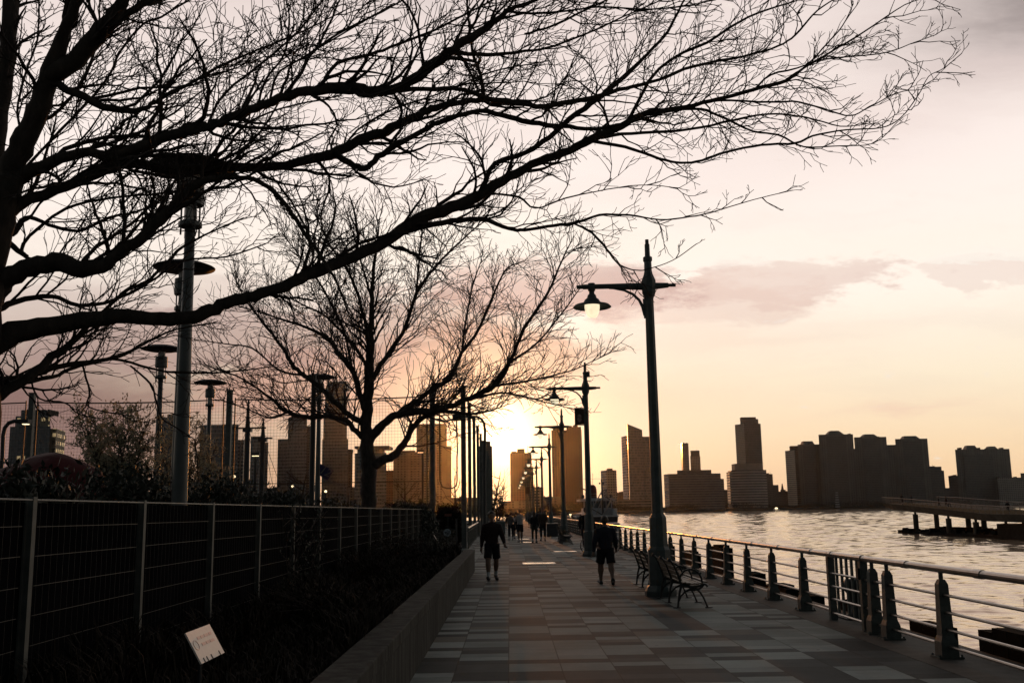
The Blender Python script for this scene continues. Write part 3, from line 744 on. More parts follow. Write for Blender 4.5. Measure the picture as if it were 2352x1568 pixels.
# ------------------------------------------------------------------ skyline
def facade(name, wall, glass, fh, bw, fu, fv, rough=0.8, grough=0.18, lit=0.0, band=False, pier=0.0):
    m, k, b = newmat(name)
    uvn = k.n('ShaderNodeUVMap').outputs[0]
    U_, V_, _ = k.xyz(uvn)
    tc = k.n('ShaderNodeTexCoord').outputs['Object']
    fu_ = k.math('FRACT', k.math('DIVIDE', U_, bw)); fv_ = k.math('FRACT', k.math('DIVIDE', V_, fh))
    iu = k.math('FLOOR', k.math('DIVIDE', U_, bw)); iv = k.math('FLOOR', k.math('DIVIDE', V_, fh))
    mv = k.math('LESS_THAN', k.math('ABSOLUTE', k.math('SUBTRACT', fv_, 0.5)), fv / 2)
    mu = k.math('LESS_THAN', k.math('ABSOLUTE', k.math('SUBTRACT', fu_, 0.5)), fu / 2)
    msk = mv if band else k.math('MULTIPLY', mu, mv)
    msk = k.math('MULTIPLY', msk, k.math('GREATER_THAN', U_, -0.5))
    if pier:
        fp = k.math('FRACT', k.math('DIVIDE', U_, pier))
        msk = k.math('MULTIPLY', msk, k.math('GREATER_THAN', fp, 0.22))
    wn_ = k.n('ShaderNodeTexWhiteNoise', noise_dimensions='3D'); k.link(k.comb(iu, iv, 2.0), wn_.inputs['Vector'])
    g2 = k.mix(wn_.outputs['Value'], glass, tuple(c * 2.2 + 0.01 for c in glass))
    nz = k.noise(tc, 0.05, 4, 0.6)
    w2 = k.ramp(nz, [(0.3, tuple(c * 0.75 for c in wall)), (0.7, tuple(c * 1.2 for c in wall))])
    k.link(k.mix(msk, w2, g2), b.inputs['Base Color'])
    k.link(k.math('ADD', rough, k.math('MULTIPLY', msk, grough - rough)), b.inputs['Roughness'])
    b.inputs['Specular IOR Level'].default_value = 0.5
    if lit:
        wl = k.n('ShaderNodeTexWhiteNoise', noise_dimensions='3D'); k.link(k.comb(iu, iv, 7.0), wl.inputs['Vector'])
        lm = k.math('MULTIPLY', k.math('LESS_THAN', wl.outputs['Value'], lit), msk)
        b.inputs['Emission Color'].default_value = (1.0, 0.72, 0.36, 1)
        k.link(k.math('MULTIPLY', lm, 0.28), b.inputs['Emission Strength'])
    return m
FM = {
    'brick': facade('facade_brick', (0.15, 0.085, 0.06), (0.03, 0.03, 0.03), 3.0, 3.4, 0.45, 0.5),
    'brick_b': facade('facade_brown', (0.105, 0.10, 0.092), (0.03, 0.03, 0.032), 3.1, 4.2, 0.5, 0.5, pier=16.8),
    'conc': facade('facade_concrete', (0.22, 0.20, 0.18), (0.03, 0.032, 0.035), 3.6, 4.0, 0.62, 0.55),
    'glass': facade('facade_glass', (0.10, 0.10, 0.10), (0.05, 0.055, 0.06), 4.0, 1.6, 0.9, 0.72, rough=0.5, grough=0.10),
    'bands': facade('facade_bands', (0.28, 0.26, 0.24), (0.035, 0.036, 0.04), 4.6, 3.0, 0.8, 0.48, band=True),
    'bands_dk': facade('facade_dark_bands', (0.13, 0.12, 0.11), (0.03, 0.032, 0.036), 3.9, 3.0, 0.8, 0.5, band=True),
    'dark': facade('facade_dark', (0.08, 0.078, 0.072), (0.022, 0.022, 0.025), 3.3, 2.6, 0.6, 0.55, grough=0.14),
    'blue': facade('facade_blue', (0.11, 0.13, 0.14), (0.045, 0.055, 0.06), 4.2, 2.0, 0.85, 0.6, rough=0.5, grough=0.2),
    'lit': facade('facade_lit', (0.14, 0.14, 0.14), (0.04, 0.04, 0.04), 4.0, 3.6, 0.5, 0.5, lit=0.10),
    'litmore': facade('facade_lit_end', (0.20, 0.17, 0.12), (0.05, 0.045, 0.03), 4.0, 3.6, 0.55, 0.5, lit=0.75),
    'roof': mat('roof_dark', (0.05, 0.045, 0.04), 0.9, var=0.3, scale=0.1, spec=0.1),
    'stone': mat('stone_pale', (0.20, 0.18, 0.16), 0.85, var=0.25, scale=0.1, spec=0.15),
    'copper': mat('roof_green', (0.07, 0.085, 0.08), 0.7, var=0.3, scale=0.15),
}
def X_at(px, Y, py=1150): return AY(px, py, Y).x
def foot(pl, pr, Y, depth=None, pc=None):
    """footprint seen from pl to pr; with pc the near corner shows at pc and the left face from pl to pc"""
    if pc is None:
        xl, xr = X_at(pl, Y), X_at(pr, Y)
        d = depth or min(45, max(14, (xr - xl) * 0.7))
        # keep the far side hidden behind the front so the outline is pl..pr
        k_ = (Y + d) / Y
        if (pl + pr) / 2 > 1170: xr_b = xr; xl_b = max(xl, min(xl * k_, xr - 3))
        else: xl_b = xl; xr_b = min(xr, max(xr * k_, xl + 3))
        return [(xl, Y), (xr, Y), (xr_b, Y + d), (xl_b, Y + d)]
    A = Vector((X_at(pl, Y + 26), Y + 26)); B = Vector((X_at(pc, Y), Y)); D = Vector((X_at(pr, Y + 7), Y + 7))
    E = A + (D - B)
    return [tuple(A), tuple(B), tuple(D), tuple(E)]
def top(px, py, Y): return AY(px, py, Y).z

def block(name, parent, pl, pr, py, Y, fm, pc=None, depth=None, z0=-1.0, pyr=None):
    f_ = foot(pl, pr, Y, depth, pc)
    z = top((pl + pr) / 2, py, Y)
    tops = z
    if pyr is not None:
        zr = top(pr, pyr, Y); zl = top(pl if pc is None else pc, py, Y)
        tops = [zl, zl, zr, zr] if pc is not None else [zl, zr, zr, zl]
    mb = MB(); mb.prism(f_, z0, tops)
    return mb.build(name, fm, parent)
def trap(name, parent, pl, pr, ptl, ptr, pyb, pyt, Y, depth, fm):
    zb, zt = top((pl + pr) / 2, pyb, Y), top((pl + pr) / 2, pyt, Y)
    a, b_, c, d = X_at(pl, Y), X_at(pr, Y), X_at(ptl, Y), X_at(ptr, Y)
    mb = MB()
    n = mb.pts([(a, Y, zb), (b_, Y, zb), (b_, Y + depth, zb), (a, Y + depth, zb), (c, Y + depth * .25, zt), (d, Y + depth * .25, zt), (d, Y + depth * .75, zt), (c, Y + depth * .75, zt)])
    for q in ((0, 1, 5, 4), (1, 2, 6, 5), (2, 3, 7, 6), (3, 0, 4, 7), (4, 5, 6, 7), (3, 2, 1, 0)): mb.face([n + i for i in q])
    return mb.build(name, fm, parent)
def mech(t, pl, pr, py, pyb, Y, fm='roof', name='roof_house'):
    zb = top((pl + pr) / 2, pyb, Y) - 2
    mb = MB(); f_ = [(X_at(pl, Y), Y + 4), (X_at(pr, Y), Y + 4), (X_at(pr, Y), Y + 16), (X_at(pl, Y), Y + 16)]
    mb.prism(f_, zb, top((pl + pr) / 2, py, Y))
    return mb.build(name, FM[fm], t)
def antenna(t, px, py, pyb, Y, r=0.25):
    mb = MB(); a = AY(px, py, Y); mb.tube([(a.x, Y + 8, top(px, pyb, Y) - 1), (a.x, Y + 8, a.z)], r, 4)
    return mb.build('antenna', FM['roof'], t)

def building(name, label, pl, pr, py, Y, fm, pc=None, cat='building', group=None, depth=None, pyr=None):
    t = thing(name, label, cat, (0, 0, 0), 0, group)
    block('wall', t, pl, pr, py, Y, FM[fm], pc, depth, pyr=pyr)
    if pyr is None and pr - pl > 14:
        rg_ = random.Random(int(pl * 3 + py)); a0 = (pc or pl) + 1
        for _ in range(2):
            q = rg_.uniform(a0, pr - 4); w_ = rg_.uniform(1.2, 3.5); h_ = rg_.uniform(1.0, 2.6)
            mech(t, q, q + w_, py - h_, py, Y + rg_.uniform(0, 2), name='roof_tank')
        if rg_.random() < .6: antenna(t, rg_.uniform(a0 + 1, pr - 2), py - rg_.uniform(4, 9), py, Y, .18)
    return t
# --- right bank, left to right
t = building('apartment_tower', 'brown apartment tower just right of the setting sun, with a small box on its roof', 1173, 1223, 1040, 1240, 'brick', depth=30)
mech(t, 1190, 1207, 1030, 1040, 1240); mech(t, 1176, 1188, 1036, 1040, 1240); antenna(t, 1212, 1022, 1040, 1240)
t = building('church_building', 'pale low building with two pinnacles between the lamp posts', 1226, 1249, 1118, 1262, 'conc', depth=20)
for p_ in (1228, 1247):
    trap('pinnacle', t, p_ - 1.6, p_ + 1.6, p_ - .3, p_ + .3, 1119, 1110, 1262, 3, FM['stone'])
building('terrace', 'dark low terrace at the foot of the tall brown riverside tower', 1248, 1290, 1140, 1235, 'brick_b', depth=16)
building('terrace', 'dark low terrace right of the sunset, behind the walkers', 1150, 1228, 1150, 1215, 'brick_b', depth=16)
t = building('apartment_tower', 'tall brown brick tower behind the third lamp post, taller at its right side', 1270, 1340, 987, 1310, 'brick', depth=34)
block('upper_wall', t, 1305, 1339, 980, 1316, FM['brick']); mech(t, 1322, 1332, 975, 980, 1316); mech(t, 1275, 1290, 982, 987, 1310)
t = building('office_block', 'small pale office with square windows and glowing left face, left of the sloped tower', 1382, 1418, 1079, 1420, 'conc', pc=1395)
mech(t, 1398, 1410, 1075, 1079, 1420)
building('brick_house', 'tiny reddish building squeezed between the pale office block and the sloped tower', 1417, 1436, 1130, 1560, 'brick', depth=14)
# sloped glass tower
t = building('glass_tower', 'glass tower with a slanted roof and bright left edge, left of the big lamp post', 1446, 1481, 973, 1500, 'glass', pc=1447, pyr=986)
block('lower_wing', t, 1432, 1446, 1000, 1506, FM['glass'], pc=1443)
block('side_wing', t, 1480, 1503, 1002, 1512, FM['glass'], depth=26)
building('podium', 'long low banded waterfront building at the foot of the sloped glass tower', 1418, 1512, 1146, 1440, 'bands_dk', depth=22)
# slim pair
building('slim_tower', 'left and taller of the two slim far towers above the wide slab block', 1569, 1587, 1017, 2300, 'conc', pc=1572)
t = building('slim_tower', 'right and shorter of the two slim far towers, its top still under construction', 1590, 1613, 1047, 2320, 'conc', depth=24)
block('unfinished_top', t, 1591, 1612, 1034, 2322, FM['dark'], depth=20, z0=top(1600, 1047, 2320) - 2)
antenna(t, 1602, 1029, 1034, 2320)
t = building('slab_block', 'wide slab office block with glowing left end, right of the big lamp post', 1527, 1658, 1087, 1600, 'bands_dk', pc=1538)
block('penthouse', t, 1558, 1637, 1079, 1612, FM['dark'], depth=14, z0=top(1600, 1088, 1612) - 2)
building('annex', 'narrow annex against the right end of the wide slab block', 1657, 1665, 1099, 1640, 'bands_dk', depth=20)
building('far_house', 'low far building in the gap left of the stepped round office', 1664, 1684, 1124, 1900, 'dark', depth=20)
building('far_house', 'slim far block touching the left side of the stepped round office', 1676, 1686, 1098, 1960, 'conc', depth=16)
t = building('dark_tower', 'tallest dark tower on the far bank, with a paler left face and stepped crown', 1697, 1757, 972, 1900, 'dark', pc=1718)
block('crown_wall', t, 1710, 1752, 962, 1915, FM['dark'], depth=20); mech(t, 1714, 1748, 957, 962, 1915)
# stepped office with rounded front
t = thing('round_office', 'stepped white banded office with a rounded front before the tallest dark tower', 'building')
Y_ = 1770
def roundf(name, pl, pr, py, Y, bulge, fm, z0=-1):
    xl, xr = X_at(pl, Y), X_at(pr, Y); f_ = []
    for i in range(9):
        s_ = i / 8; f_.append((xl + (xr - xl) * s_, Y - bulge * math.sin(math.pi * s_)))
    f_ += [(xr, Y + 26), (xl, Y + 26)]
    mb = MB(); mb.prism(f_, z0, top((pl + pr) / 2, py, Y)); return mb.build(name, FM[fm], t)
roundf('wall', 1683, 1764, 1079, Y_, 12, 'bands'); roundf('upper_wall', 1692, 1756, 1064, Y_ + 8, 6, 'stone', top(1720, 1080, Y_) - 2)
roundf('lower_wall', 1679, 1700, 1083, Y_ + 6, 2, 'bands')
building('dark_house', 'dark block touching the right side of the rounded office', 1762, 1778, 1088, 1830, 'dark', depth=24)
building('far_house', 'low far building right of the dark block, beside the little spire', 1777, 1790, 1113, 2000, 'dark', depth=24)
t = building('spire_church', 'tiny church spire in the gap before the row of big apartment towers', 1794, 1806, 1124, 2100, 'dark', depth=12)
trap('spire', t, 1797, 1802, 1799, 1800, 1124, 1110, 2100, 5, FM['roof'])
building('far_house', 'low far building under the little spire', 1783, 1812, 1128, 2050, 'dark', depth=24)
t = building('office_block', 'banded office with glowing left face, left end of the apartment tower row', 1810, 1852, 1033, 1960, 'bands_dk', pc=1832)
mech(t, 1826, 1846, 1023, 1034, 1975)
def apt(label, pl, pr, py, Y, cl, cr, ctl, ctr, cpy, pc=None, wing=None):
    t = building('apartment_tower', label, pl, pr, py, Y, 'brick_b', pc=pc)
    trap('roof_crown', t, cl, cr, ctl, ctr, py + 1, cpy, Y + 8, 24, FM['copper'])
    block('centre_bay', t, cl - 2, cr + 2, py + 4, Y - 2.0 if pc is None else Y - 1.0, FM['dark'], depth=10)
    if wing: block('side_wing', t, wing[0], wing[1], wing[2], Y + 14, FM['brick_b'], depth=22)
    return t
apt('first and lowest of the four apartment towers with trapezoid roofs, beside the banded office', 1840, 1894, 1020, 1950, 1853, 1880, 1856, 1877, 1012)
t = apt('tallest apartment tower of the row, with a domed crown, second of the four', 1890, 1970, 997, 1930, 1911, 1951, 1921, 1940, 988)
block('lower_wing', t, 1962, 1975, 1030, 1945, FM['brick_b'], depth=20)
apt('third apartment tower of the row, with a lower wing on its right', 1972, 2047, 1003, 1950, 1992, 2030, 2000, 2021, 996, wing=(2044, 2067, 1021))
apt('fourth apartment tower of the row, standing apart above the pier', 2067, 2142, 1007, 1960, 2087, 2126, 2092, 2119, 1000)
t = building('apartment_block', 'lower block with balconies on the right of the fourth apartment tower', 2140, 2169, 1071, 1975, 'dark', depth=24)
block('lower_wall', t, 2164, 2174, 1080, 1985, FM['dark'], depth=16)
t = building('apartment_tower', 'broad twin crowned apartment building standing alone at far right', 2204, 2330, 1031, 2010, 'brick_b', depth=40)
block('centre_bay', t, 2222, 2290, 1043, 2005, FM['dark'], depth=12)
for a_, b_, p_ in ((2230, 2258, 1022), (2281, 2305, 1024)):
    trap('roof_crown', t, a_, b_, a_ + 5, b_ - 5, 1032, p_, 2015, 20, FM['copper'])
for a_ in (2219, 2262, 2316): mech(t, a_ - 2, a_ + 3, 1027, 1031, 2012)
building('low_block', 'low block left of the twin crowned building', 2183, 2208, 1092, 2060, 'dark', depth=26)
building('low_block', 'low pale block at the right edge before the twin crowned building', 2296, 2362, 1096, 1980, 'conc', depth=26)
building('low_block', 'wide low block beyond the right edge of the skyline', 2350, 2470, 1085, 2100, 'brick_b', depth=26)
building('low_block', 'low dark block between the lower balcony block and the twin crowned building', 2168, 2186, 1120, 2010, 'dark', depth=20)
# --- left, beyond the playing field
t = thing('stepped_building', 'stepped dark building with lit windows at the far left behind the net', 'building')
Y_ = 520
block('wall', t, 12, 106, 979, Y_, FM['lit'], depth=30); block('middle_wall', t, 23, 104, 955, Y_ + 4, FM['lit'], depth=24)
block('top_wall', t, 35, 94, 941, Y_ + 8, FM['lit'], depth=16)
block('lit_wing', t, 92, 119, 984, Y_ + 6, FM['litmore'], depth=18); block('lit_end', t, 80, 103, 958, Y_ + 3, FM['litmore'], depth=3)
for p_ in (40, 52, 64, 76, 88): mech(t, p_, p_ + 3, 938, 941, Y_ + 4)
t = building('apartment_tower', 'grey tower with a raised block on its roof, behind the leafing shrub', 361, 402, 958, 900, 'blue', depth=30)
block('upper_wall', t, 376, 392, 951, 905, FM['blue'], depth=14)
t = building('office_block', 'plain grey office block behind the second lamp and net post', 454, 543, 975, 1000, 'blue', depth=40)
block('lower_wing', t, 540, 556, 1010, 1010, FM['conc'], depth=20)
t = building('apartment_tower', 'short grey tower behind the ship masts', 572, 600, 1002, 1210, 'blue', depth=24)
block('side_wing', t, 598, 613, 1016, 1215, FM['dark'], depth=20)
t = building('glass_tower', 'grey stepped glass tower left of the tallest tower', 658, 702, 958, 1255, 'blue', depth=30)
block('lower_wing', t, 635, 660, 1008, 1262, FM['blue'], depth=24); block('side_wing', t, 700, 713, 978, 1260, FM['dark'], depth=20)
mech(t, 664, 690, 952, 958, 1255)
t = building('glass_tower', 'tallest tower on the left, behind the disc lamp with the flag', 743, 793, 890, 1300, 'blue', depth=42)
trap('roof_crown', t, 743, 793, 747, 790, 891, 874, 1302, 36, FM['blue'])
block('lower_wall', t, 738, 798, 1008, 1296, FM['blue'], depth=46); block('middle_wall', t, 740, 795, 960, 1298, FM['blue'], depth=44)
t = building('dark_tower', 'narrow dark tower just right of the tallest left tower', 795, 809, 1035, 1310, 'dark', depth=14)
mech(t, 797, 806, 1031, 1035, 1310)
t = building('office_block', 'office tower with overhanging flat roof, partly behind the tree trunk', 814, 887, 1040, 1210, 'blue', depth=40)
block('upper_wall', t, 820, 883, 1030, 1214, FM['blue'], depth=30)
mb = MB(); mb.bx((X_at(814, 1208), 1206, top(850, 1030, 1210)), (X_at(893, 1208), 1250, top(850, 1024, 1210))); mb.build('flat_roof', FM['stone'], t)
t = building('apartment_block', 'broad brown block right of the tree trunk', 903, 990, 1038, 1270, 'brick_b', depth=40)
mech(t, 918, 952, 1034, 1038, 1270)
building('apartment_block', 'low brown block seen between the tree trunk and the broad brown block', 886, 905, 1080, 1300, 'brick', depth=20)
t = building('dark_tower', 'square brown tower behind the net posts left of the sun', 957, 1027, 973, 1310, 'brick_b', depth=40)
block('side_wing', t, 1025, 1037, 1024, 1318, FM['brick_b'], depth=24)
t = building('apartment_tower', 'dark stepped tower right in front of the setting sun, behind the row of posts', 1100, 1132, 1024, 1245, 'brick', depth=20)
block('upper_wall', t, 1105, 1128, 1013, 1247, FM['brick'], depth=14)
for a_, b_, p_, l_ in ((1036, 1100, 1142, 'long low block under the sun between the net posts'), (600, 640, 1120, 'low block left of the grey stepped glass tower'),
                       (795, 816, 1120, 'low block at the foot of the narrow dark tower'), (540, 575, 1100, 'low block at the foot of the plain grey office')):
    building('low_block', l_, a_, b_, p_, 1225, 'brick_b', depth=18)

# trees along the far bank read as one dark fringe
mb = MB(); rg = random.Random(3)
for px in range(-20, 2440, 3):
    for q in range(3):
        p_ = px + rg.uniform(-2, 2); Y_ = shoreY(p_) + rg.uniform(16, 42)
        h = rg.uniform(5, 12) * (0.75 + 0.35 * math.sin(px * 0.02))
        x = (p_ - 1170) / F * Y_
        for c_ in range(26):
            a = rg.uniform(0, 6.28); rr = rg.uniform(0.4, 3.4); zz = 0.6 + h * rg.random() ** 0.8
            cx_, cy_ = x + rr * math.cos(a), Y_ + rr * math.sin(a)
            s_ = rg.uniform(0.35, 1.0)
            v1 = Vector((rg.gauss(0, 1), rg.gauss(0, .4), rg.gauss(0, 1))).normalized() * s_; v2 = Vector((rg.gauss(0, 1), rg.gauss(0, .4), rg.gauss(0, 1))).normalized() * s_
            c0 = Vector((cx_, cy_, zz)); n = mb.pts([c0 - v1, c0 + v2, c0 + v1]); mb.face((n, n + 1, n + 2))
M['far_leaf'] = mat('far_leaf', (0.035, 0.03, 0.022), 0.95, var=0.5, scale=0.1, spec=0.05)
tag(mb.build('shore_trees', M['far_leaf']), 'dark fringe of bare trees along the far river bank', 'trees', kind='stuff')
# white lit boat and lit marker on the far bank
t = thing('motor_boat', 'tiny bright boat at the foot of the far bank', 'boat')
p = G(1783, 1166.5, WATER + 1.2); p = AY(1783, 1165, 1700)
mb = MB(); mb.bx((p.x - 5, p.y - 2, WATER), (p.x + 5, p.y + 2, WATER + 2)); mb.build('hull', M['white_paint'], t)
mb = MB(); mb.box((p.x, p.y, WATER + 3.2), (5, 2.6, 2.4), taper=(.6, .8)); mb.build('cabin', M['bulb'], t)
t = thing('marker_tower', 'white ladder-like channel marker before the tallest apartment tower', 'marker')
p = AY(1923, 1150, 1840)
mb = MB()
for i in range(7): mb.box((p.x, p.y, WATER + 4 + i * 4.2), (8 - i * 0.7, 1, 1.5))
mb.build('panel', M['white_paint'], t)
mb = MB(); mb.tube([(p.x, p.y + 1.5, WATER - 1), (p.x, p.y + 1.5, WATER + 31)], 0.5, 6); mb.build('mast', M['boat_dark'], t)
# ------------------------------------------------------------------ planter wall, bed, fence
WALL_X0, WALL_X1, WALL_H, WALL_END = -1.41, -1.09, 0.65, 31.9
t = thing('planter_wall', 'low stained concrete planter wall running along the left side of the walk', 'wall')
mb = MB(); segs_ = [-6, -2.0, 2.9, 9.2, 15.5, 21.8, 27.0, WALL_END]
for a, b_ in zip(segs_, segs_[1:]):
    mb.bx((WALL_X0 + .012, a + .006, -0.2), (WALL_X1 - .012, b_ - .006, WALL_H - 0.13))
mb.bx((WALL_X0 + .03, WALL_END - .3, 0), (-3.3, WALL_END, WALL_H - 0.14))
mb.build('wall_face', M['concrete'], t)
mb = MB()
for a, b_ in zip(segs_, segs_[1:]): mb.bx((WALL_X0, a + .004, WALL_H - 0.13), (WALL_X1, b_ - .004, WALL_H))
o = mb.build('coping', M['concrete'], t)
bv = o.modifiers.new('bevel', 'BEVEL'); bv.width = 0.012; bv.segments = 2
mb = MB(); mb.bx((-3.6, -6, -0.3), (WALL_X0 + 0.03, WALL_END - 0.3, 0.50))
tag(mb.build('planting_bed', M['soil']), kind='structure')

FX = -3.4
def fy(i): return 7.23 + 2.19 * (i - 1)
FT = 1.945
t = thing('mesh_fence', 'long grey wire mesh fence with dark screening behind the planting bed', 'fence')
posts = [fy(i) for i in range(-2, 19)]
for y in posts:
    mb = MB(); mb.bx((FX - .03, y - .03, 0.2), (FX + .03, y + .03, FT + 0.01)); mb.build('post', M['galv'], t)
for a, b_ in zip(posts, posts[1:]):
    mb = MB()
    for i in range(9):
        z = FT - .20 - i * 0.205
        if z > .25: mb.tube([(FX + .028, a + .05, z), (FX + .026, b_ - .17, z + rnd.uniform(-.006, .006))], .003, 4)
    n_ = int((b_ - a) / .10)
    for j in range(1, n_):
        y = a + j * (b_ - a) / n_; mb.tube([(FX + .022, y, .3), (FX + .022, y, FT - .02)], .0007, 3, cap=False)
    mb.tube([(FX + .02, a, FT - .012), (FX + .02, b_, FT - .012)], .008, 5)
    mb.build('wire_panel', M['wire'], t)
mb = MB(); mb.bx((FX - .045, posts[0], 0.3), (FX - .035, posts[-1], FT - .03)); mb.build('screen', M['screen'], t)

# ------------------------------------------------------------------ quay railing
RX = 5.19
GATE0, GATE1 = 15.10, 16.62
t = thing('quay_railing', 'long iron quay railing of tapered posts and round rails beside the river', 'railing')
post_ys = [10.25, 12.38, 14.15, 14.72] + [18.2 + 2.12 * i for i in range(85)] + [8.1, 6.0]
pm = None
def rail_post():
    mb = MB()
    mb.box((0, 0, .012), (.30, .26, .024))
    mb.box((0, 0, .105), (.205, .205, .165), taper=(.97, .97)); mb.box((0, 0, .223), (.198, .198, .07), taper=(.76, .76))
    mb.box((0, 0, .555), (.148, .148, .60), taper=(.78, .78)); mb.box((0, 0, .882), (.114, .114, .055), taper=(.6, .6))
    mb.tube([(0, 0, .9), (0, 0, 1.0)], .028, 8)
    for sx in (-1, 1):
        for sy in (-1, 1): mb.lathe([(.016, .024), (.016, .042), (.007, .047)], (sx * .13, sy * .105, 0), 6)
    return mb.build('post', M['rail_iron'], t)
for y in post_ys:
    if pm is None: pm = rail_post(); pm.location = (RX, y, 0.004)
    else:
        o = pm.copy(); C.objects.link(o); o.parent = t; o.location = (RX, y, 0.004)
RT = 1.035
def railrun(y0, y1, zs):
    mb = MB()
    for z in zs: mb.tube([(RX, y0, z), (RX, y1, z)], .019, 8)
    mb.build('mid_rail', M['rail_steel'], t)
for z in (.145, .335, .535, .735):
    railrun(4, GATE0 - .05, (z,)); railrun(GATE1 + .05, 197, (z,))
for y0, y1 in ((4, GATE0 - .06), (GATE1 + .06, 197)):
    mb = MB(); mb.tube([(RX, y0, RT), (RX, y1, RT)], .045, 12)
    y = y0 + 1.0
    while y < min(y1, 120):
        mb.tube([(RX, y - .09, RT), (RX, y + .09, RT)], .0525, 12); y += 2.12
    mb.build('handrail', M['rail_steel'], t, smooth=False)
# the swing gate
t = thing('railing_gate', 'small barred gate in the quay railing, in front of the mooring bollard', 'gate')
mb = MB()
for y in (GATE0, GATE1):
    mb = MB(); mb.bx((RX - .055, y - .05, .004), (RX + .055, y + .05, RT - .04)); mb.build('gate_post', M['rail_iron'], t)
mb = MB()
for q in range(5):
    y = GATE0 + .25 + q * .24; mb.bx((RX - .015, y - .03, .12), (RX + .015, y + .03, RT - .03))
mb.build('bars', M['rail_iron'], t)
for z in (.12, .34, .54, .74):
    mb = MB(); mb.tube([(RX - .02, GATE0 + .05, z), (RX - .02, GATE1 - .05, z)], .02, 6); mb.build('cross_bar', M['rail_steel'], t)
mb = MB(); mb.tube([(RX, GATE0 - .04, RT), (RX, GATE1 + .04, RT)], .046, 12)
for y in (GATE0 + .05, GATE1 - .06): mb.tube([(RX, y - .07, RT), (RX, y + .07, RT)], .054, 12)
mb.build('handrail', M['rail_steel'], t)
mb = MB(); mb.box((RX - .07, GATE0 + .02, .82), (.03, .09, .16)); mb.build('latch', M['black_iron'], t)

t = thing('mooring_bollard', 'black iron mooring bollard on the quay edge behind the gate', 'bollard', (5.62, 16.75, 0))
mb = MB(); mb.lathe([(.22, 0), (.22, .04), (.12, .10), (.10, .25), (.12, .36), (.19, .46), (.20, .56), (.16, .62), (.05, .64)], (0, 0, 0), 18); mb.build('post_body', M['black_iron'], t, smooth=True)
mb = MB(); mb.box((0, 0, .015), (.5, .5, .03)); mb.build('base_plate', M['black_iron'], t)
# fender timbers along the quay edge
for i, (y0, y1, z, lb) in enumerate([
        (8.6, 12.6, .34, 'longest black fender timber at the lower right corner beyond the railing'),
        (13.85, 14.75, .19, 'black fender timber just before the gate of the quay railing'),
        (16.75, 17.9, .22, 'black fender timber just past the gate of the quay railing'),
        (19.6, 20.35, .15, 'short black fender timber behind the third railing post past the gate'),
        (21.2, 22.9, .13, 'low black fender timber between the gate and the big lamp post'),
        (24.0, 25.0, .28, 'black fender timber close to the big lamp post'),
        (27.4, 28.9, .80, 'tall black fender pile showing right of the big lamp post'),
        (32, 34, .45, 'black fender timber showing left of the big lamp post'),
        (37, 39, .5, 'black fender timber beyond the man walking away')]):
    y0 *= 1.045; y1 *= 1.045
    t = thing('fender_timber', lb, 'fender', (0, 0, 0), 0, 'black fender timbers along the quay edge')
    mb = MB(); n_ = max(2, int((y1 - y0) / .38)); w_ = (y1 - y0) / n_
    for j in range(n_):
        zz = z - (abs(math.sin(i * 7 + j * 3)) * .05) - (.06 if j in (0, n_ - 1) else 0)
        mb.bx((5.93, y0 + j * w_, -3.4), (6.24, y0 + (j + 1) * w_ - .012, zz))
    mb.build('pile', M['timber'], t)
    mb = MB(); mb.bx((5.905, y0 - .1, -.55), (5.928, y1 + .1, -.3)); mb.build('wale', M['timber'], t)

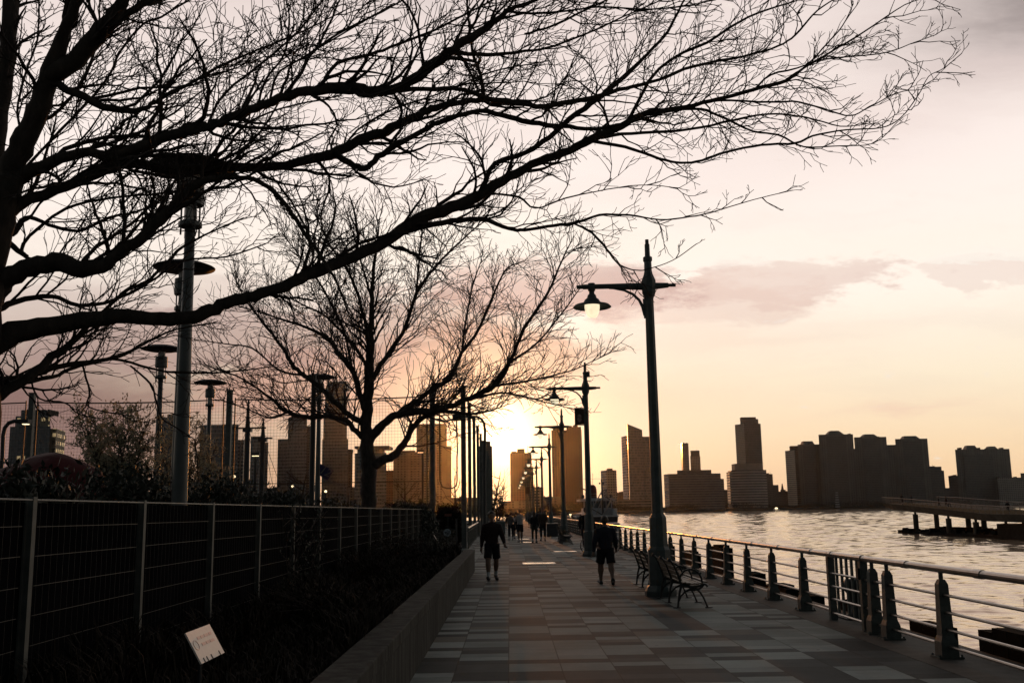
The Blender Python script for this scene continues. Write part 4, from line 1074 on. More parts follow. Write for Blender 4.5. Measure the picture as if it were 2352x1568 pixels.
# ------------------------------------------------------------------ promenade lamps
def promenade_lamp(label, group):
    t = thing('promenade_lamp', label, 'street lamp', (0, 0, 0), 0, group)
    o8 = math.pi / 8
    mb = MB()
    mb.lathe([(.34, 0), (.34, .10), (.30, .18), (.255, .22)], (0, 0, 0), 8, o8)
    mb.lathe([(.245, .20), (.245, .95), (.20, 1.02)], (0, 0, 0), 8, o8)
    mb.lathe([(.195, .98), (.185, 1.62), (.135, 1.71)], (0, 0, 0), 8, o8)
    mb.build('base', M['lamp_iron'], t)
    mb = MB(); mb.lathe([(.128, 1.66), (.115, 3.8), (.098, 6.48)], (0, 0, 0), 8, o8); mb.build('post', M['lamp_iron'], t)
    mb = MB()
    mb.lathe([(.10, 6.40), (.155, 6.54), (.165, 6.80), (.105, 6.95), (.088, 7.02), (.085, 7.24), (.105, 7.26), (.105, 7.34), (.060, 7.37), (.057, 7.64), (.042, 7.65), (.042, 7.75)], (0, 0, 0), 8, o8)
    mb.build('finial', M['lamp_iron'], t)
    mb = MB()
    mb.tube([(-1.60, 0, 6.685), (-1.42, 0, 6.688)], .045, 8); mb.tube([(-1.46, 0, 6.688), (-.85, 0, 6.695)], .058, 8)
    mb.tube([(-.88, 0, 6.69), (0, 0, 6.68), (.44, 0, 6.70)], [.062, .088, .055], 8); mb.tube([(.40, 0, 6.70), (.60, 0, 6.70)], .038, 8)
    mb.build('cross_arm', M['lamp_iron'], t)
    mb = MB()
    ps = [(-.80, 0, 6.645), (-.55, 0, 6.60), (-.36, 0, 6.51), (-.22, 0, 6.37), (-.15, 0, 6.22), (-.11, 0, 6.02)]
    mb.tube(ps, [.018, .026, .030, .032, .036, .032], 6); mb.tube([(-.10, 0, 6.40), (-.10, 0, 5.96)], [.045, .03], 6)
    mb.build('bracket', M['lamp_iron'], t)
    L = -1.27
    mb = MB(); mb.lathe([(.078, 6.765), (.082, 6.60), (.06, 6.59), (.06, 6.53), (.09, 6.50), (.105, 6.455), (.105, 6.435), (.155, 6.40), (.195, 6.33), (.21, 6.29)], (L, 0, 0), 20); mb.build('lamp_housing', M['lamp_iron'], t, smooth=True)
    mb = MB(); mb.lathe([(.19, 6.30), (.38, 6.275), (.425, 6.23), (.42, 6.22), (.37, 6.258), (.18, 6.268)], (L, 0, 0), 28, cap=False); mb.build('lamp_shade', M['lamp_iron'], t, smooth=True)
    mb = MB(); mb.lathe([(.165, 6.285), (.168, 6.22), (.155, 6.13), (.125, 6.05), (.08, 6.00), (.02, 5.985)], (L, 0, 0), 20); mb.build('globe', M['globe'], t, smooth=True)
    return t
LX = 3.17
lab = ['nearest promenade lamp, a tall iron post with a lit hanging globe beside the benches',
       'second promenade lamp, carrying a dark banner and a small box on its top',
       'third promenade lamp, in front of the tall brown riverside tower',
       'fourth promenade lamp, left of the tall brown riverside tower',
       'fifth promenade lamp, next beyond the one left of the tall brown tower',
       'sixth promenade lamp, before the small church with two pinnacles',
       'seventh promenade lamp, in front of the right edge of the sunlit tower',
       'eighth promenade lamp, in front of the sunlit tower',
       'ninth promenade lamp, overlapping the sunlit tower',
       'tenth and smallest promenade lamp before the end of the walk']
L0 = promenade_lamp(lab[0], 'promenade lamps in a row along the quay')
lamp_y = [21.76 + 18.77 * i for i in range(10)]
L0.location = (LX, lamp_y[0], 0)
lamps = [L0] + [dup(L0, (LX, lamp_y[i], 0), 0, lab[i]) for i in range(1, 10)]
mb = MB(); mb.box((.13, 0, 7.26), (.11, .16, .22)); mb.box((.05, 0, 7.2), (.10, .05, .05)); mb.build('sensor_box', M['lamp_iron'], lamps[1])
# banner on the second lamp
t = thing('banner', 'dark square banner with a pale capped head on it, hung from the second lamp post', 'banner', (LX, lamp_y[1], 0))
mb = MB(); mb.bx((-.47, -.012, 5.22), (-.07, .012, 5.87)); mb.build('cloth', M['banner'], t)
mb = MB(); mb.tube([(-.49, 0, 5.88), (0, 0, 5.90)], .018, 6); mb.tube([(-.49, 0, 5.21), (0, 0, 5.19)], .018, 6); mb.build('bracket', M['lamp_iron'], t)
mb = MB()
hd = [(-.055, .03), (.055, .03), (.085, -.03), (.08, -.09), (.04, -.15), (0, -.165), (-.04, -.15), (-.08, -.09), (-.085, -.03)]
n = mb.pts([(-.28 + x, -.0135, 5.48 + z) for x, z in hd]); mb.face(range(n, n + len(hd)))
cp = [(-.085, .045), (.11, .035), (.08, .06), (.065, .13), (.02, .155), (-.03, .15), (-.07, .12)]
n = mb.pts([(-.28 + x, -.0135, 5.48 + z) for x, z in cp]); mb.face(range(n, n + len(cp)))
mb.build('printed_head', M['banner_print'], t)
mb = MB()
for sx in (-.045, .045): mb.box((-.28 + sx, -.0140, 5.488), (.035, .001, .016))
mb.build('printed_eyes', M['banner'], t)
t = thing('banner', 'small dark banner on one of the far promenade lamps', 'banner', (LX, lamp_y[7], 0))
mb = MB(); mb.bx((-.75, -.012, 4.4), (-.12, .012, 5.4)); mb.build('cloth', M['banner'], t)
mb = MB(); mb.tube([(-.8, 0, 5.41), (0, 0, 5.43)], .03, 6); mb.build('bracket', M['lamp_iron'], t)

# ------------------------------------------------------------------ benches (backs to the walk, facing the river)
def bench_frame():
    mb = MB()
    def T(ps, r): mb.tube([(u, 0, z) for u, z in ps], r, 7, sq=1.0)
    mb_r = .019
    T([(0.0, .01), (.015, .14), (.04, .28), (.075, .40), (.055, .50), (.015, .62), (-.03, .74), (-.09, .84), (-.13, .875)], [.022, .02, .021, .028, .024, .022, .021, .02, .024])
    mb.tube([(-.13, -.02, .862), (-.13, .02, .862)], .034, 10)
    T([(.075, .40), (.16, .385), (.28, .37), (.40, .385), (.50, .42), (.545, .405), (.56, .375)], [.026, .022, .024, .022, .02, .02, .026])
    T([(.02, .12), (.06, .21), (.14, .29), (.22, .325), (.28, .33)], [.016, .018, .019, .022, .026])
    T([(.28, .33), (.36, .33), (.42, .28), (.48, .18), (.52, .08), (.545, .01)], [.026, .022, .02, .019, .018, .02])
    T([(.24, .36), (.28, .33), (.33, .325)], [.025, .034, .03]); T([(.33, .33), (.40, .335), (.46, .37), (.49, .415)], [.026, .02, .018, .018])
    for u in (-.02, .565): mb.box((u, 0, .008), (.13, .06, .014))
    return mb
def bench_arm():
    mb = MB()
    ps = [(.06, .46), (.055, .52), (.08, .60), (.15, .67), (.24, .695), (.33, .68), (.41, .62), (.455, .53), (.47, .42)]
    mb.tube([(u, 0, z) for u, z in ps], [.016] * 2 + [.019] * 5 + [.017] * 2, 7)
    return mb
def bench(label, length=2.2):
    t = thing('park_bench', label, 'bench', (0, 0, 0), 0, 'iron park benches with wooden slats facing the river')
    for y in (0.04, length / 2, length - .04):
        o = bench_frame().build('iron_frame', M['black_iron'], t); o.location = (0, y, 0)
        o = bench_arm().build('armrest', M['black_iron'], t); o.location = (0, y, 0)
    mb = MB()
    for i in range(6):
        u = .10 + i * .078; z = .418 + (.004 * (i - 2.5) ** 2) * .9 + (.012 if i == 5 else 0)
        mb.bx((u, 0, z), (u + .066, length, z + .024))
    mb.build('seat', M['slat'], t)
    mb = MB()
    for u, z in ((.062, .52), (.027, .61), (-.008, .70), (-.055, .79)):
        n = mb.pts([(u + .012, 0, z - .035), (u + .03, 0, z - .03), (u + .03, length, z - .03), (u + .012, length, z - .035), (u - .016, 0, z + .035), (u + .002, 0, z + .04), (u + .002, length, z + .04), (u - .016, length, z + .035)])
        for q in ((0, 1, 2, 3), (4, 7, 6, 5), (0, 4, 5, 1), (1, 5, 6, 2), (2, 6, 7, 3), (3, 7, 4, 0)): mb.face([n + i for i in q])
    mb.build('backrest', M['slat'], t)
    return t
b0 = bench('nearest park bench with hooped iron armrests, right of the big lamp post'); b0.location = (3.08, 18.97, 0)
dup(b0, (3.08, 22.95, 0), 0, 'second park bench, just left of and beyond the big lamp post')
dup(b0, (2.85, 55.4, 0), 0, 'nearer of two small far benches beside the third lamp post')
dup(b0, (2.85, 58.4, 0), 0, 'farther of two small far benches, beside the dark bin box')

# steel access covers set in the paving
for i, (x0, x1, y0, y1, lb) in enumerate([(.46, 1.54, 35.1, 36.2, 'nearest shining steel access cover set in the paving'),
        (1.98, 2.92, 45.0, 46.0, 'shining steel access cover on the right, before the far benches'),
        (.62, 1.30, 59.0, 60.2, 'shining steel strip between the feet of the walking group'),
        (.50, 1.25, 66, 67.4, 'small steel cover beyond the person in the pale sweater'),
        (.15, .75, 78, 79.5, 'farthest small steel cover in the middle of the walk')]):
    t = thing('access_cover', lb, 'cover', ((x0 + x1) / 2, (y0 + y1) / 2, 0), 0, 'steel access covers in the paving')
    hx, hy = (x1 - x0) / 2, (y1 - y0) / 2
    mb = MB(); mb.bx((-hx, -hy, .003), (hx, hy, .014)); mb.build('plate', M['steel_plate'], t)
    mb = MB()
    for sx in (-1, 1): mb.bx((sx * hx - .03, -hy - .03, .0), (sx * hx + .03, hy + .03, .017))
    for sy in (-1, 1): mb.bx((-hx + .03, sy * hy - .03, .0), (hx - .03, sy * hy + .03, .017))
    mb.build('rim', M['rail_steel'], t)

# box by the far benches, barrier end on the left
t = thing('litter_box', 'dark waist-high box with a shining lid, between the walkers and the far benches', 'bin', (3.05, 73, 0))
mb = MB(); mb.box((0, 0, .44), (.80, .7, .88)); mb.build('body', M['boat_dark'], t)
mb = MB(); mb.box((0, 0, .905), (.86, .76, .05)); mb.build('lid', M['rail_steel'], t)

# ------------------------------------------------------------------ disc-topped park lamps on the left
def disc_lamp(label):
    t = thing('disc_lamp', label, 'street lamp', (0, 0, 0), 0, 'disc topped park lamps beyond the fence')
    mb = MB(); mb.lathe([(.125, 0), (.12, .5), (.085, 4.2), (.07, 5.870)], (0, 0, 0), 14); mb.build('pole', M['pole_grey'], t, smooth=True)
    mb = MB(); mb.lathe([(.10, 5.840), (.165, 5.860), (.165, 5.920), (.10, 5.950)], (0, 0, 0), 14)
    for i in range(4):
        a = math.pi / 4 + i * math.pi / 2; mb.tube([(.14 * math.cos(a), .14 * math.sin(a), 5.720), (.14 * math.cos(a), .14 * math.sin(a), 6.220)], .014, 5)
    mb.build('collar', M['pole_grey'], t)
    mb = MB(); mb.lathe([(.09, 5.920), (.09, 6.220)], (0, 0, 0), 12); mb.build('glass', M['glass_tube'], t)
    mb = MB(); mb.lathe([(.10, 6.170), (.175, 6.180), (.18, 6.220), (.175, 6.500), (.10, 6.520)], (0, 0, 0), 16); mb.build('drum', M['pole_grey'], t, smooth=False)
    mb = MB(); mb.lathe([(.11, 6.500), (.11, 6.680)], (0, 0, 0), 10); mb.build('neck', M['glass_tube'], t)
    mb = MB(); mb.lathe([(.10, 6.650), (.40, 6.675), (.60, 6.720), (.605, 6.735), (.58, 6.750), (.40, 6.820), (.15, 6.855), (.01, 6.860)], (0, 0, 0), 32); mb.build('disc_shade', M['dark_pole'], t, smooth=True)
    return t
dl = [(412, 1150, 13.81, 'nearest disc topped park lamp, with the thickest grey pole behind the near tree'),
      (402, 1150, 19.68, 'second disc lamp, its pole hidden behind the nearest disc lamp'),
      (357, 1150, 29.57, 'disc lamp left of the thick grey pole, before the leafing shrub'),
      (474, 1150, 37.41, 'disc lamp right of the thick grey pole, before the plain grey office'),
      (729, 1150, 36.35, 'disc lamp beside the dark thin pole, carrying the purple flag')]
D0 = disc_lamp(dl[0][3])
for i, (px, py, Y, lb) in enumerate(dl):
    p = AY(px, py, Y)
    if i == 0: D0.location = (p.x, Y, 0); DL = [D0]
    else: DL.append(dup(D0, (p.x, Y, 0), 0, lb))
# flag on the last of them
t = thing('flag', 'purple flag with the number 12, hanging from the disc lamp behind the bare tree', 'flag', (DL[4].location.x, 36.2, 0))
def fp(px, py): 
    q = AY(px, py, 36.2); return (q.x - DL[4].location.x, q.z)
fc = [fp(734.5, 1064), fp(767, 1080), fp(752, 1103), fp(734, 1091)]
mb = MB(); N_ = 8
for i in range(N_ + 1):
    for j in range(N_ + 1):
        a, b_ = i / N_, j / N_
        x = (fc[0][0] * (1 - a) + fc[1][0] * a) * (1 - b_) + (fc[3][0] * (1 - a) + fc[2][0] * a) * b_
        z = (fc[0][1] * (1 - a) + fc[1][1] * a) * (1 - b_) + (fc[3][1] * (1 - a) + fc[2][1] * a) * b_
        mb.pts([(x, .02 * math.sin(5 * a + 2 * b_), z)])
for i in range(N_):
    for j in range(N_): q = i * (N_ + 1) + j; mb.face((q, q + 1, q + N_ + 2, q + N_ + 1))
mb.build('cloth', M['flag'], t)
def text_mesh(s, size, matl, parent, name):
    cu = bpy.data.curves.new('lettering', 'FONT'); cu.body = s; cu.size = size; cu.extrude = 0.004; cu.align_x = 'CENTER'; cu.shear = 0.25
    o = bpy.data.objects.new('lettering', cu); C.objects.link(o)
    me = bpy.data.meshes.new_from_object(o.evaluated_get(bpy.context.evaluated_depsgraph_get()))
    bpy.data.objects.remove(o); bpy.data.curves.remove(cu)
    me.name = name; me.materials.clear(); me.materials.append(matl)
    r = bpy.data.objects.new(name, me); C.objects.link(r); r.parent = parent
    return r
tx = text_mesh('12', .42, M['flag_text'], t, 'number')
tx.location = ((fc[0][0] + fc[2][0]) / 2, -.04, (fc[0][1] + fc[2][1]) / 2 - .1); tx.rotation_euler = (R(90), R(24), 0)

# ------------------------------------------------------------------ ball-court posts and net
def tall_post(label, x, y, h=8.2, w=.26, group='tall square posts of the ball court'):
    t = thing('tall_post', label, 'post', (x, y, 0), 0, group)
    mb = MB(); mb.box((0, 0, h / 2), (w, w, h)); mb.build('shaft', M['galv'], t)
    mb = MB(); mb.box((0, 0, h + .03), (w + .05, w + .05, .06))
    mb.build('cap', M['galv'], t)
    return t
NY = 51.9
tp = [(-24.69, 'tall square net post at the far left before the stepped building'), (-14.45, 'tall square net post right of the plain grey office lamp'), (-3.92, 'tall square net post before the square brown tower')]
for x, lb in tp: tall_post(lb, x, NY)
row = [(51.95, 'nearest and thickest of the posts in the row beside the walk'), (60, 'second of the posts in the row beside the walk'), (68.1, 'third of the posts in the row beside the walk'),
       (76.2, 'fourth of the posts in the row beside the walk'), (84.3, 'fifth of the posts in the row beside the walk'), (92.4, 'sixth of the posts in the row beside the walk, left of the sun'),
       (100.5, 'seventh of the posts in the row, under the setting sun'), (108.6, 'eighth of the posts in the row, under the setting sun'), (117, 'ninth of the posts in the row, right under the sun'), (126, 'last and smallest of the posts in the row')]
for y, lb in row: tall_post(lb, -2.32, y, w=.25 if y < 55 else .20)
t = thing('sports_net', 'wide wire ball net hung between the tall square posts on the left', 'net')
mb = MB()
x0, x1, z0, z1 = -36.0, -4.1, .6, 7.62
n_ = int((x1 - x0) / .16)
for i in range(n_ + 1):
    x = x0 + i * (x1 - x0) / n_; mb.quad((x - .0045, NY, z0), (x + .0045, NY, z0), (x + .0045, NY, z1), (x - .0045, NY, z1))
n_ = int((z1 - z0) / .16)
for i in range(n_ + 1):
    z = z0 + i * (z1 - z0) / n_; mb.quad((x0, NY + .002, z - .0045), (x1, NY + .002, z - .0045), (x1, NY + .002, z + .0045), (x0, NY + .002, z + .0045))
mb.build('mesh', M['net'], t)
mb = MB()
for xa, xb in ((-36, -25.0), (-24.4, -14.75), (-14.15, -4.2)):
    ps = [(xa + (xb - xa) * i / 8, NY, 7.75 - .09 * math.sin(math.pi * i / 8)) for i in range(9)]
    mb.tube(ps, .035, 5); mb.tube([(xa, NY, .75), (xb, NY, .75)], .03, 5); mb.tube([(xa, NY, 5.0 - 1.6), (xb, NY, 5.0 - 1.6)], .018, 5)
    for x in (xa, xb): mb.tube([(x, NY, .6), (x, NY, 7.85)], .035, 5)
mb.build('cable', M['dark_pole'], t)
t = thing('hoop_frame', 'rounded hanging frame between the two net posts left of the sun', 'frame')
xa, xb = -3.55, -2.66
mb = MB()
mb.tube([(xa, NY, 7.5), (xa, NY, 3.4), (xa + .12, NY, 3.1), (xa + .35, NY, 3.02), (xb - .25, NY, 3.02), (xb - .05, NY, 3.12), (xb, NY, 3.4), (xb, NY, 4.6), (xb + .03, NY, 4.9), (xb - .03, NY, 7.4)], .04, 6)
mb.build('bar', M['dark_pole'], t)
# small lights about the field
def box_light(label, px, py, pyb, Y, wpx, x_off=0):
    t = thing('field_light', label, 'light', (0, 0, 0), 0, 'box shaped field lights')
    p = AY(px, py, Y); wd = wpx / F * Y
    mb = MB(); mb.box((p.x, Y, p.z), (wd, wd * .6, wd * .32)); mb.build('head', M['dark_pole'], t)
    mb = MB(); mb.box((p.x, Y - .02, p.z - wd * .19), (wd * .75, wd * .4, .03)); mb.build('lens', M['bulb'], t)
    mb = MB(); mb.tube([(p.x + x_off, Y + .06, 0), (p.x + x_off, Y + .06, p.z)], .07, 6); mb.build('pole', M['dark_pole'], t)
    return t
box_light('box shaped field light before the short grey tower', 587, 1043, 1150, 62, 19)
box_light('box shaped field light before the broad brown block', 966, 1036, 1150, 66, 16, .12)
t = thing('street_light', 'hooked street light with a flat head at the far left, before the stepped building', 'light')
Y_ = 40
def q3(px, py, Y=None): 
    p = AY(px, py, Y or Y_); return (p.x, p.y, p.z)
mb = MB(); a_ = AY(4, 1060, Y_)
mb.tube([(a_.x, Y_, 0), q3(5, 1050), q3(7, 1000), q3(11, 982), q3(20, 971), q3(32, 967), q3(48, 967)], .08, 8); mb.build('pole', M['dark_pole'], t)
mb = MB(); p = AY(58, 968, Y_); mb.box((p.x, Y_, p.z), (.36, .3, .18)); mb.build('head', M['dark_pole'], t)
mb = MB(); mb.box((p.x + .03, Y_, p.z - .10), (.2, .2, .03)); mb.build('lens', M['bulb'], t)
t = thing('street_light', 'hooked street light rising among the row of posts below the sun', 'light')
Y_ = 84
p = AY(1113, 1100, Y_)
mb = MB(); mb.tube([(p.x, Y_, 0), q3(1113, 1080), q3(1114, 990), q3(1112, 972), q3(1106, 962), q3(1096, 957), q3(1080, 957)], .11, 8); mb.build('pole', M['dark_pole'], t)
mb = MB(); p = AY(1072, 957, Y_); mb.box((p.x, Y_, p.z), (.7, .35, .2)); mb.build('head', M['dark_pole'], t)
t = thing('flood_light', 'flood light boxes on an arm across the nearest post of the row', 'light')
Y_ = 51.4
mb = MB(); p = AY(1049, 957, Y_); mb.box((p.x, Y_, p.z), (.42, .3, .26)); mb.build('head', M['dark_pole'], t)
mb = MB(); p2 = AY(1080, 955, Y_); mb.box((p2.x, Y_, p2.z), (.18, .3, .26)); mb.build('head', M['dark_pole'], t)
mb = MB(); mb.tube([(p.x, Y_ + .1, p.z), (p2.x, Y_ + .1, p2.z)], .03, 6); mb.build('arm', M['dark_pole'], t)
p = AY(715, 1150, 33.5)
t = thing('thin_pole', 'dark thin pole standing just left of the flag lamp', 'pole', (p.x, 33.5, 0))
mb = MB(); mb.tube([(0, 0, 0), (.02, 0, AY(715, 862, 33.5).z)], [.10, .085], 8); mb.build('shaft', M['dark_pole'], t)
mb = MB(); mb.lathe([(.16, 0), (.16, .06), (.11, .1)], (0, 0, 0), 10); mb.build('foot', M['dark_pole'], t)
# masts of sailing ships beyond the field
def mast(label, px, pt, pyard, Y, half):
    a = AY(px, 1150, Y); zt = AY(px, pt, Y).z; zy = AY(px, pyard, Y).z
    t = thing('ship_mast', label, 'mast', (a.x, Y, 0), 0, 'masts of sailing ships')
    mb = MB(); mb.tube([(0, 0, 0), (0, 0, zy), (0, 0, zt)], [.38, .30, .08], 8); mb.build('pole', M['dark_pole'], t)
    mb = MB(); mb.tube([(-half, 0, zy), (half, 0, zy)], .10, 6); mb.box((0, 0, zy - .2), (1.0, .8, .5)); mb.build('yard', M['boat_dark'], t)
    mb = MB()
    for s_ in (-1, -.6, .6, 1): mb.tube([(s_ * 3.2, 0, 3), (0, 0, zy + .2)], .035, 3)
    for s_ in (-1, 1): mb.tube([(s_ * half * .6, 0, zy), (0, 0, zt - 2)], .03, 3)
    mb.build('rigging', M['dark_pole'], t)
mast('taller ship mast with a cross yard, left of the short grey tower', 564, 916, 983, 120, 2.2)
mast('shorter ship mast just right of the taller one', 600, 960, 1006, 125, 1.2)
# small glints of street lamps behind the field
for px, py, Y, lb in ((748, 1150 - 4, 95, 'small lit lamp behind the thin pole'), (672, 1134, 95, 'small lit lamp in the shrubs left of the thin pole'), (538, 1112, 90, 'small lit lamp behind the ship masts')):
    p = AY(px, py - 18, Y); t = thing('park_light', lb, 'light', (p.x, Y, 0), 0, 'small lit lamps among the far shrubs')
    mb = MB(); mb.tube([(0, 0, 0), (0, 0, p.z)], .05, 6); mb.build('pole', M['dark_pole'], t)
    mb = MB(); mb.lathe([(.02, -.13), (.11, -.06), (.13, 0), (.11, .06), (.02, .13)], (0, 0, p.z), 10); mb.build('globe', M['bulb'], t)

# left railing with its steel handrail
t = thing('walk_railing', 'picket railing with a shining handrail along the left, behind the man in front', 'railing')
x_ = -2.02; y0, y1 = 49.5, 77
mb = MB(); mb.tube([(x_, y0, 1.03), (x_ - .35, y1, 1.03)], .05, 8); mb.build('handrail', M['rail_steel'], t)
mb = MB(); n_ = 130
for i in range(n_ + 1):
    s_ = i / n_; mb.tube([(x_ - .35 * s_, y0 + (y1 - y0) * s_, .05), (x_ - .35 * s_, y0 + (y1 - y0) * s_, 1.0)], .018 if i % 10 else .04, 4)
for z in (.12, .88): mb.tube([(x_, y0, z), (x_ - .35, y1, z)], .02, 4)
mb.build('pickets', M['rail_iron'], t)
t = thing('end_barrier', 'pale low barrier at the far end of the left railing', 'barrier', (-1.0, 80, 0))
mb = MB(); mb.box((0, 0, .5), (1.3, .12, .98)); mb.build('panel', M['galv'], t)
mb = MB(); mb.tube([(-.68, 0, 1.03), (.68, 0, 1.03)], .05, 8); mb.build('top_rail', M['rail_steel'], t)
# gate fence and round notice
t = thing('low_mesh_gate', 'low mesh gate with a bright hinge plate, left of the thick post', 'gate', (-3.1, 47, 0))
mb = MB()
for i in range(20): mb.tube([(-.62 + i * 1.25 / 19, 0, .1), (-.62 + i * 1.25 / 19, 0, 1.0)], .006, 3)
for i in range(9): mb.tube([(-.62, 0, .1 + i * .11), (.63, 0, .1 + i * .11)], .006, 3)
mb.build('mesh', M['galv'], t)
mb = MB(); mb.tube([(-.64, 0, 0), (-.64, 0, 1.5)], .04, 6); mb.tube([(.65, 0, 0), (.65, 0, 1.5)], .04, 6); mb.tube([(-.64, 0, 1.0), (.65, 0, 1.02)], .02, 6); mb.build('frame', M['dark_pole'], t)
mb = MB(); mb.box((.56, -.06, .12), (.2, .05, .12)); mb.build('hinge_plate', M['steel_plate'], t)
p = AY(1027, 1222.5, 46.7)
t = thing('round_sign', 'round pale notice with dark lettering on the low mesh gate', 'sign', (p.x, 46.7, 0))
mb = MB(); n = mb.pts([(.175 * math.cos(a * math.pi / 10), 0, p.z + .175 * math.sin(a * math.pi / 10)) for a in range(20)] + [(.175 * math.cos(a * math.pi / 10), .015, p.z + .175 * math.sin(a * math.pi / 10)) for a in range(20)])
mb.face(range(n, n + 20)); mb.face(list(range(n + 20, n + 40))[::-1])
for i in range(20): mb.face((n + i, n + 20 + i, n + 20 + (i + 1) % 20, n + (i + 1) % 20))
mb.build('disc', M['disc_sign'], t)
mb = MB()
for z, a, b_ in ((.03, -.12, .02), (.03, .05, .13), (.0, -.12, -.02), (-.02, .02, .12), (-.045, -.11, .0), (-.06, .03, .09)): mb.box(((a + b_) / 2, -.004, p.z + z), (b_ - a, .003, .022))
mb.build('lettering', M['black'], t)
p = AY(1029, 1182, 52)
t = thing('red_sign', 'small dull red sign board above the round notice', 'sign', (p.x, 52, 0))
mb = MB(); mb.box((0, 0, p.z), (.36, .02, .13)); mb.build('board', M['rust_red'], t)
mb = MB(); mb.tube([(0, .03, 0), (0, .03, p.z)], .025, 5); mb.build('stake', M['dark_pole'], t)

# plant label plaques in the bed
def plaque(label, c, L, H, tilt, big):
    t = thing('plaque', label, 'sign', c)
    v = Vector((math.sin(tilt), 0, -math.cos(tilt))); u_ = Vector((0, 1, 0)); nrm = u_.cross(v) * -1
    nrm = Vector((math.cos(tilt), 0, math.sin(tilt)))
    def P(a, b_, e): return u_ * (a * L / 2) + v * (b_ * H / 2) + nrm * e
    def plate(mb, a0, a1, b0, b1, e0, e1):
        n = mb.pts([P(a0, b0, e0), P(a1, b0, e0), P(a1, b1, e0), P(a0, b1, e0), P(a0, b0, e1), P(a1, b0, e1), P(a1, b1, e1), P(a0, b1, e1)])
        for q in ((0, 1, 2, 3), (7, 6, 5, 4), (0, 4, 5, 1), (1, 5, 6, 2), (2, 6, 7, 3), (3, 7, 4, 0)): mb.face([n + i for i in q])
    mb = MB(); plate(mb, -1, 1, -1, 1, -.004, .004); mb.build('plate', M['plaque'], t)
    mb = MB(); mb.tube([(-.02, 0, .0), (-.03, 0, -c[2] + .4)], .012, 6); mb.build('stake', M['black_iron'], t)
    if big:
        mb = MB()
        for b_, segs in ((-.45, ((-.42, -.2), (-.14, .1), (.16, .5), (.56, .78))), (-.02, ((-.3, 0), (.06, .34), (.4, .74)))):
            for a0, a1 in segs: plate(mb, a0, a1, b_ - .09, b_ + .09, .0041, .0052)
        mb.build('lettering', M['plaque_ink'], t)
        mb = MB(); ring = [(P(-.72 + .19 * math.cos(a * math.pi / 8) * .9, -.1 + .30 * math.sin(a * math.pi / 8), .0045)) for a in range(17)]
        mb.tube(ring, .0016, 4); mb.build('emblem', M['plaque_ink'], t)
        mb = MB()
        for a0 in (-.72, -.46, -.08, .60): plate(mb, a0, a0 + .055, .72, 1.0, .0041, .006)
        mb.build('clip', M['black'], t)
    return t
c0 = AY(471, 1477, 5.3)
plaque('pale tilted plant label with faint reddish lettering, by the fence in the foreground', tuple(c0), .40, .17, R(30), True)
c1_ = AY(1002, 1237, 29)
plaque('bright edge of a tilted plant label at the far end of the bed', tuple(c1_), .10, .26, R(32), False)

# ------------------------------------------------------------------ red mound, shrubs, hedge, ground cover
t = thing('covered_heap', 'dark red tarpaulin covered heap behind the fence at the far left', 'heap')
prof = [(-40, 1090), (0, 1052), (40, 1040), (95, 1016), (150, 1004), (195, 998), (215, 1001), (260, 1008), (300, 1020), (330, 1024), (345, 1035), (380, 1040), (420, 1050)]
prof = [(-60, 1075), (-10, 1050), (15, 1030), (70, 1012), (100, 1004), (128, 1000), (150, 1008), (172, 1016), (190, 1028), (222, 1040), (224, 1075), (228, 1150)]
mb = MB(); D_ = 17.0; rg = random.Random(4)
rows_ = []
for j, yy_ in enumerate((D_ - 1.6, D_ - .8, D_, D_ + 1.2, D_ + 2.4)):
    f_ = (.18, .72, 1.0, .8, .2)[j]; r_ = []
    for i, (px, py) in enumerate(prof):
        q = AY(px, py, D_); r_.append((q.x + rg.uniform(-.05, .05), yy_ + rg.uniform(-.1, .1), max(.02, q.z * f_ + rg.uniform(-.05, .05))))
    rows_.append(mb.pts(r_))
for a, b_ in zip(rows_, rows_[1:]):
    for i in range(len(prof) - 1): mb.face((a + i, a + i + 1, b_ + i + 1, b_ + i))
o = mb.build('tarpaulin', M['tarp'], t, smooth=True); ss = o.modifiers.new('sub', 'SUBSURF'); ss.levels = ss.render_levels = 2
mb = MB()
for i in range(6):
    q = AY(-40 + i * 50, 1060, D_ - 1.8); mb.lathe([(.22, 0), (.25, .1), (.2, .2)], (q.x, D_ - 2.0, 0), 10)
mb.build('weight', M['rubber'], t)

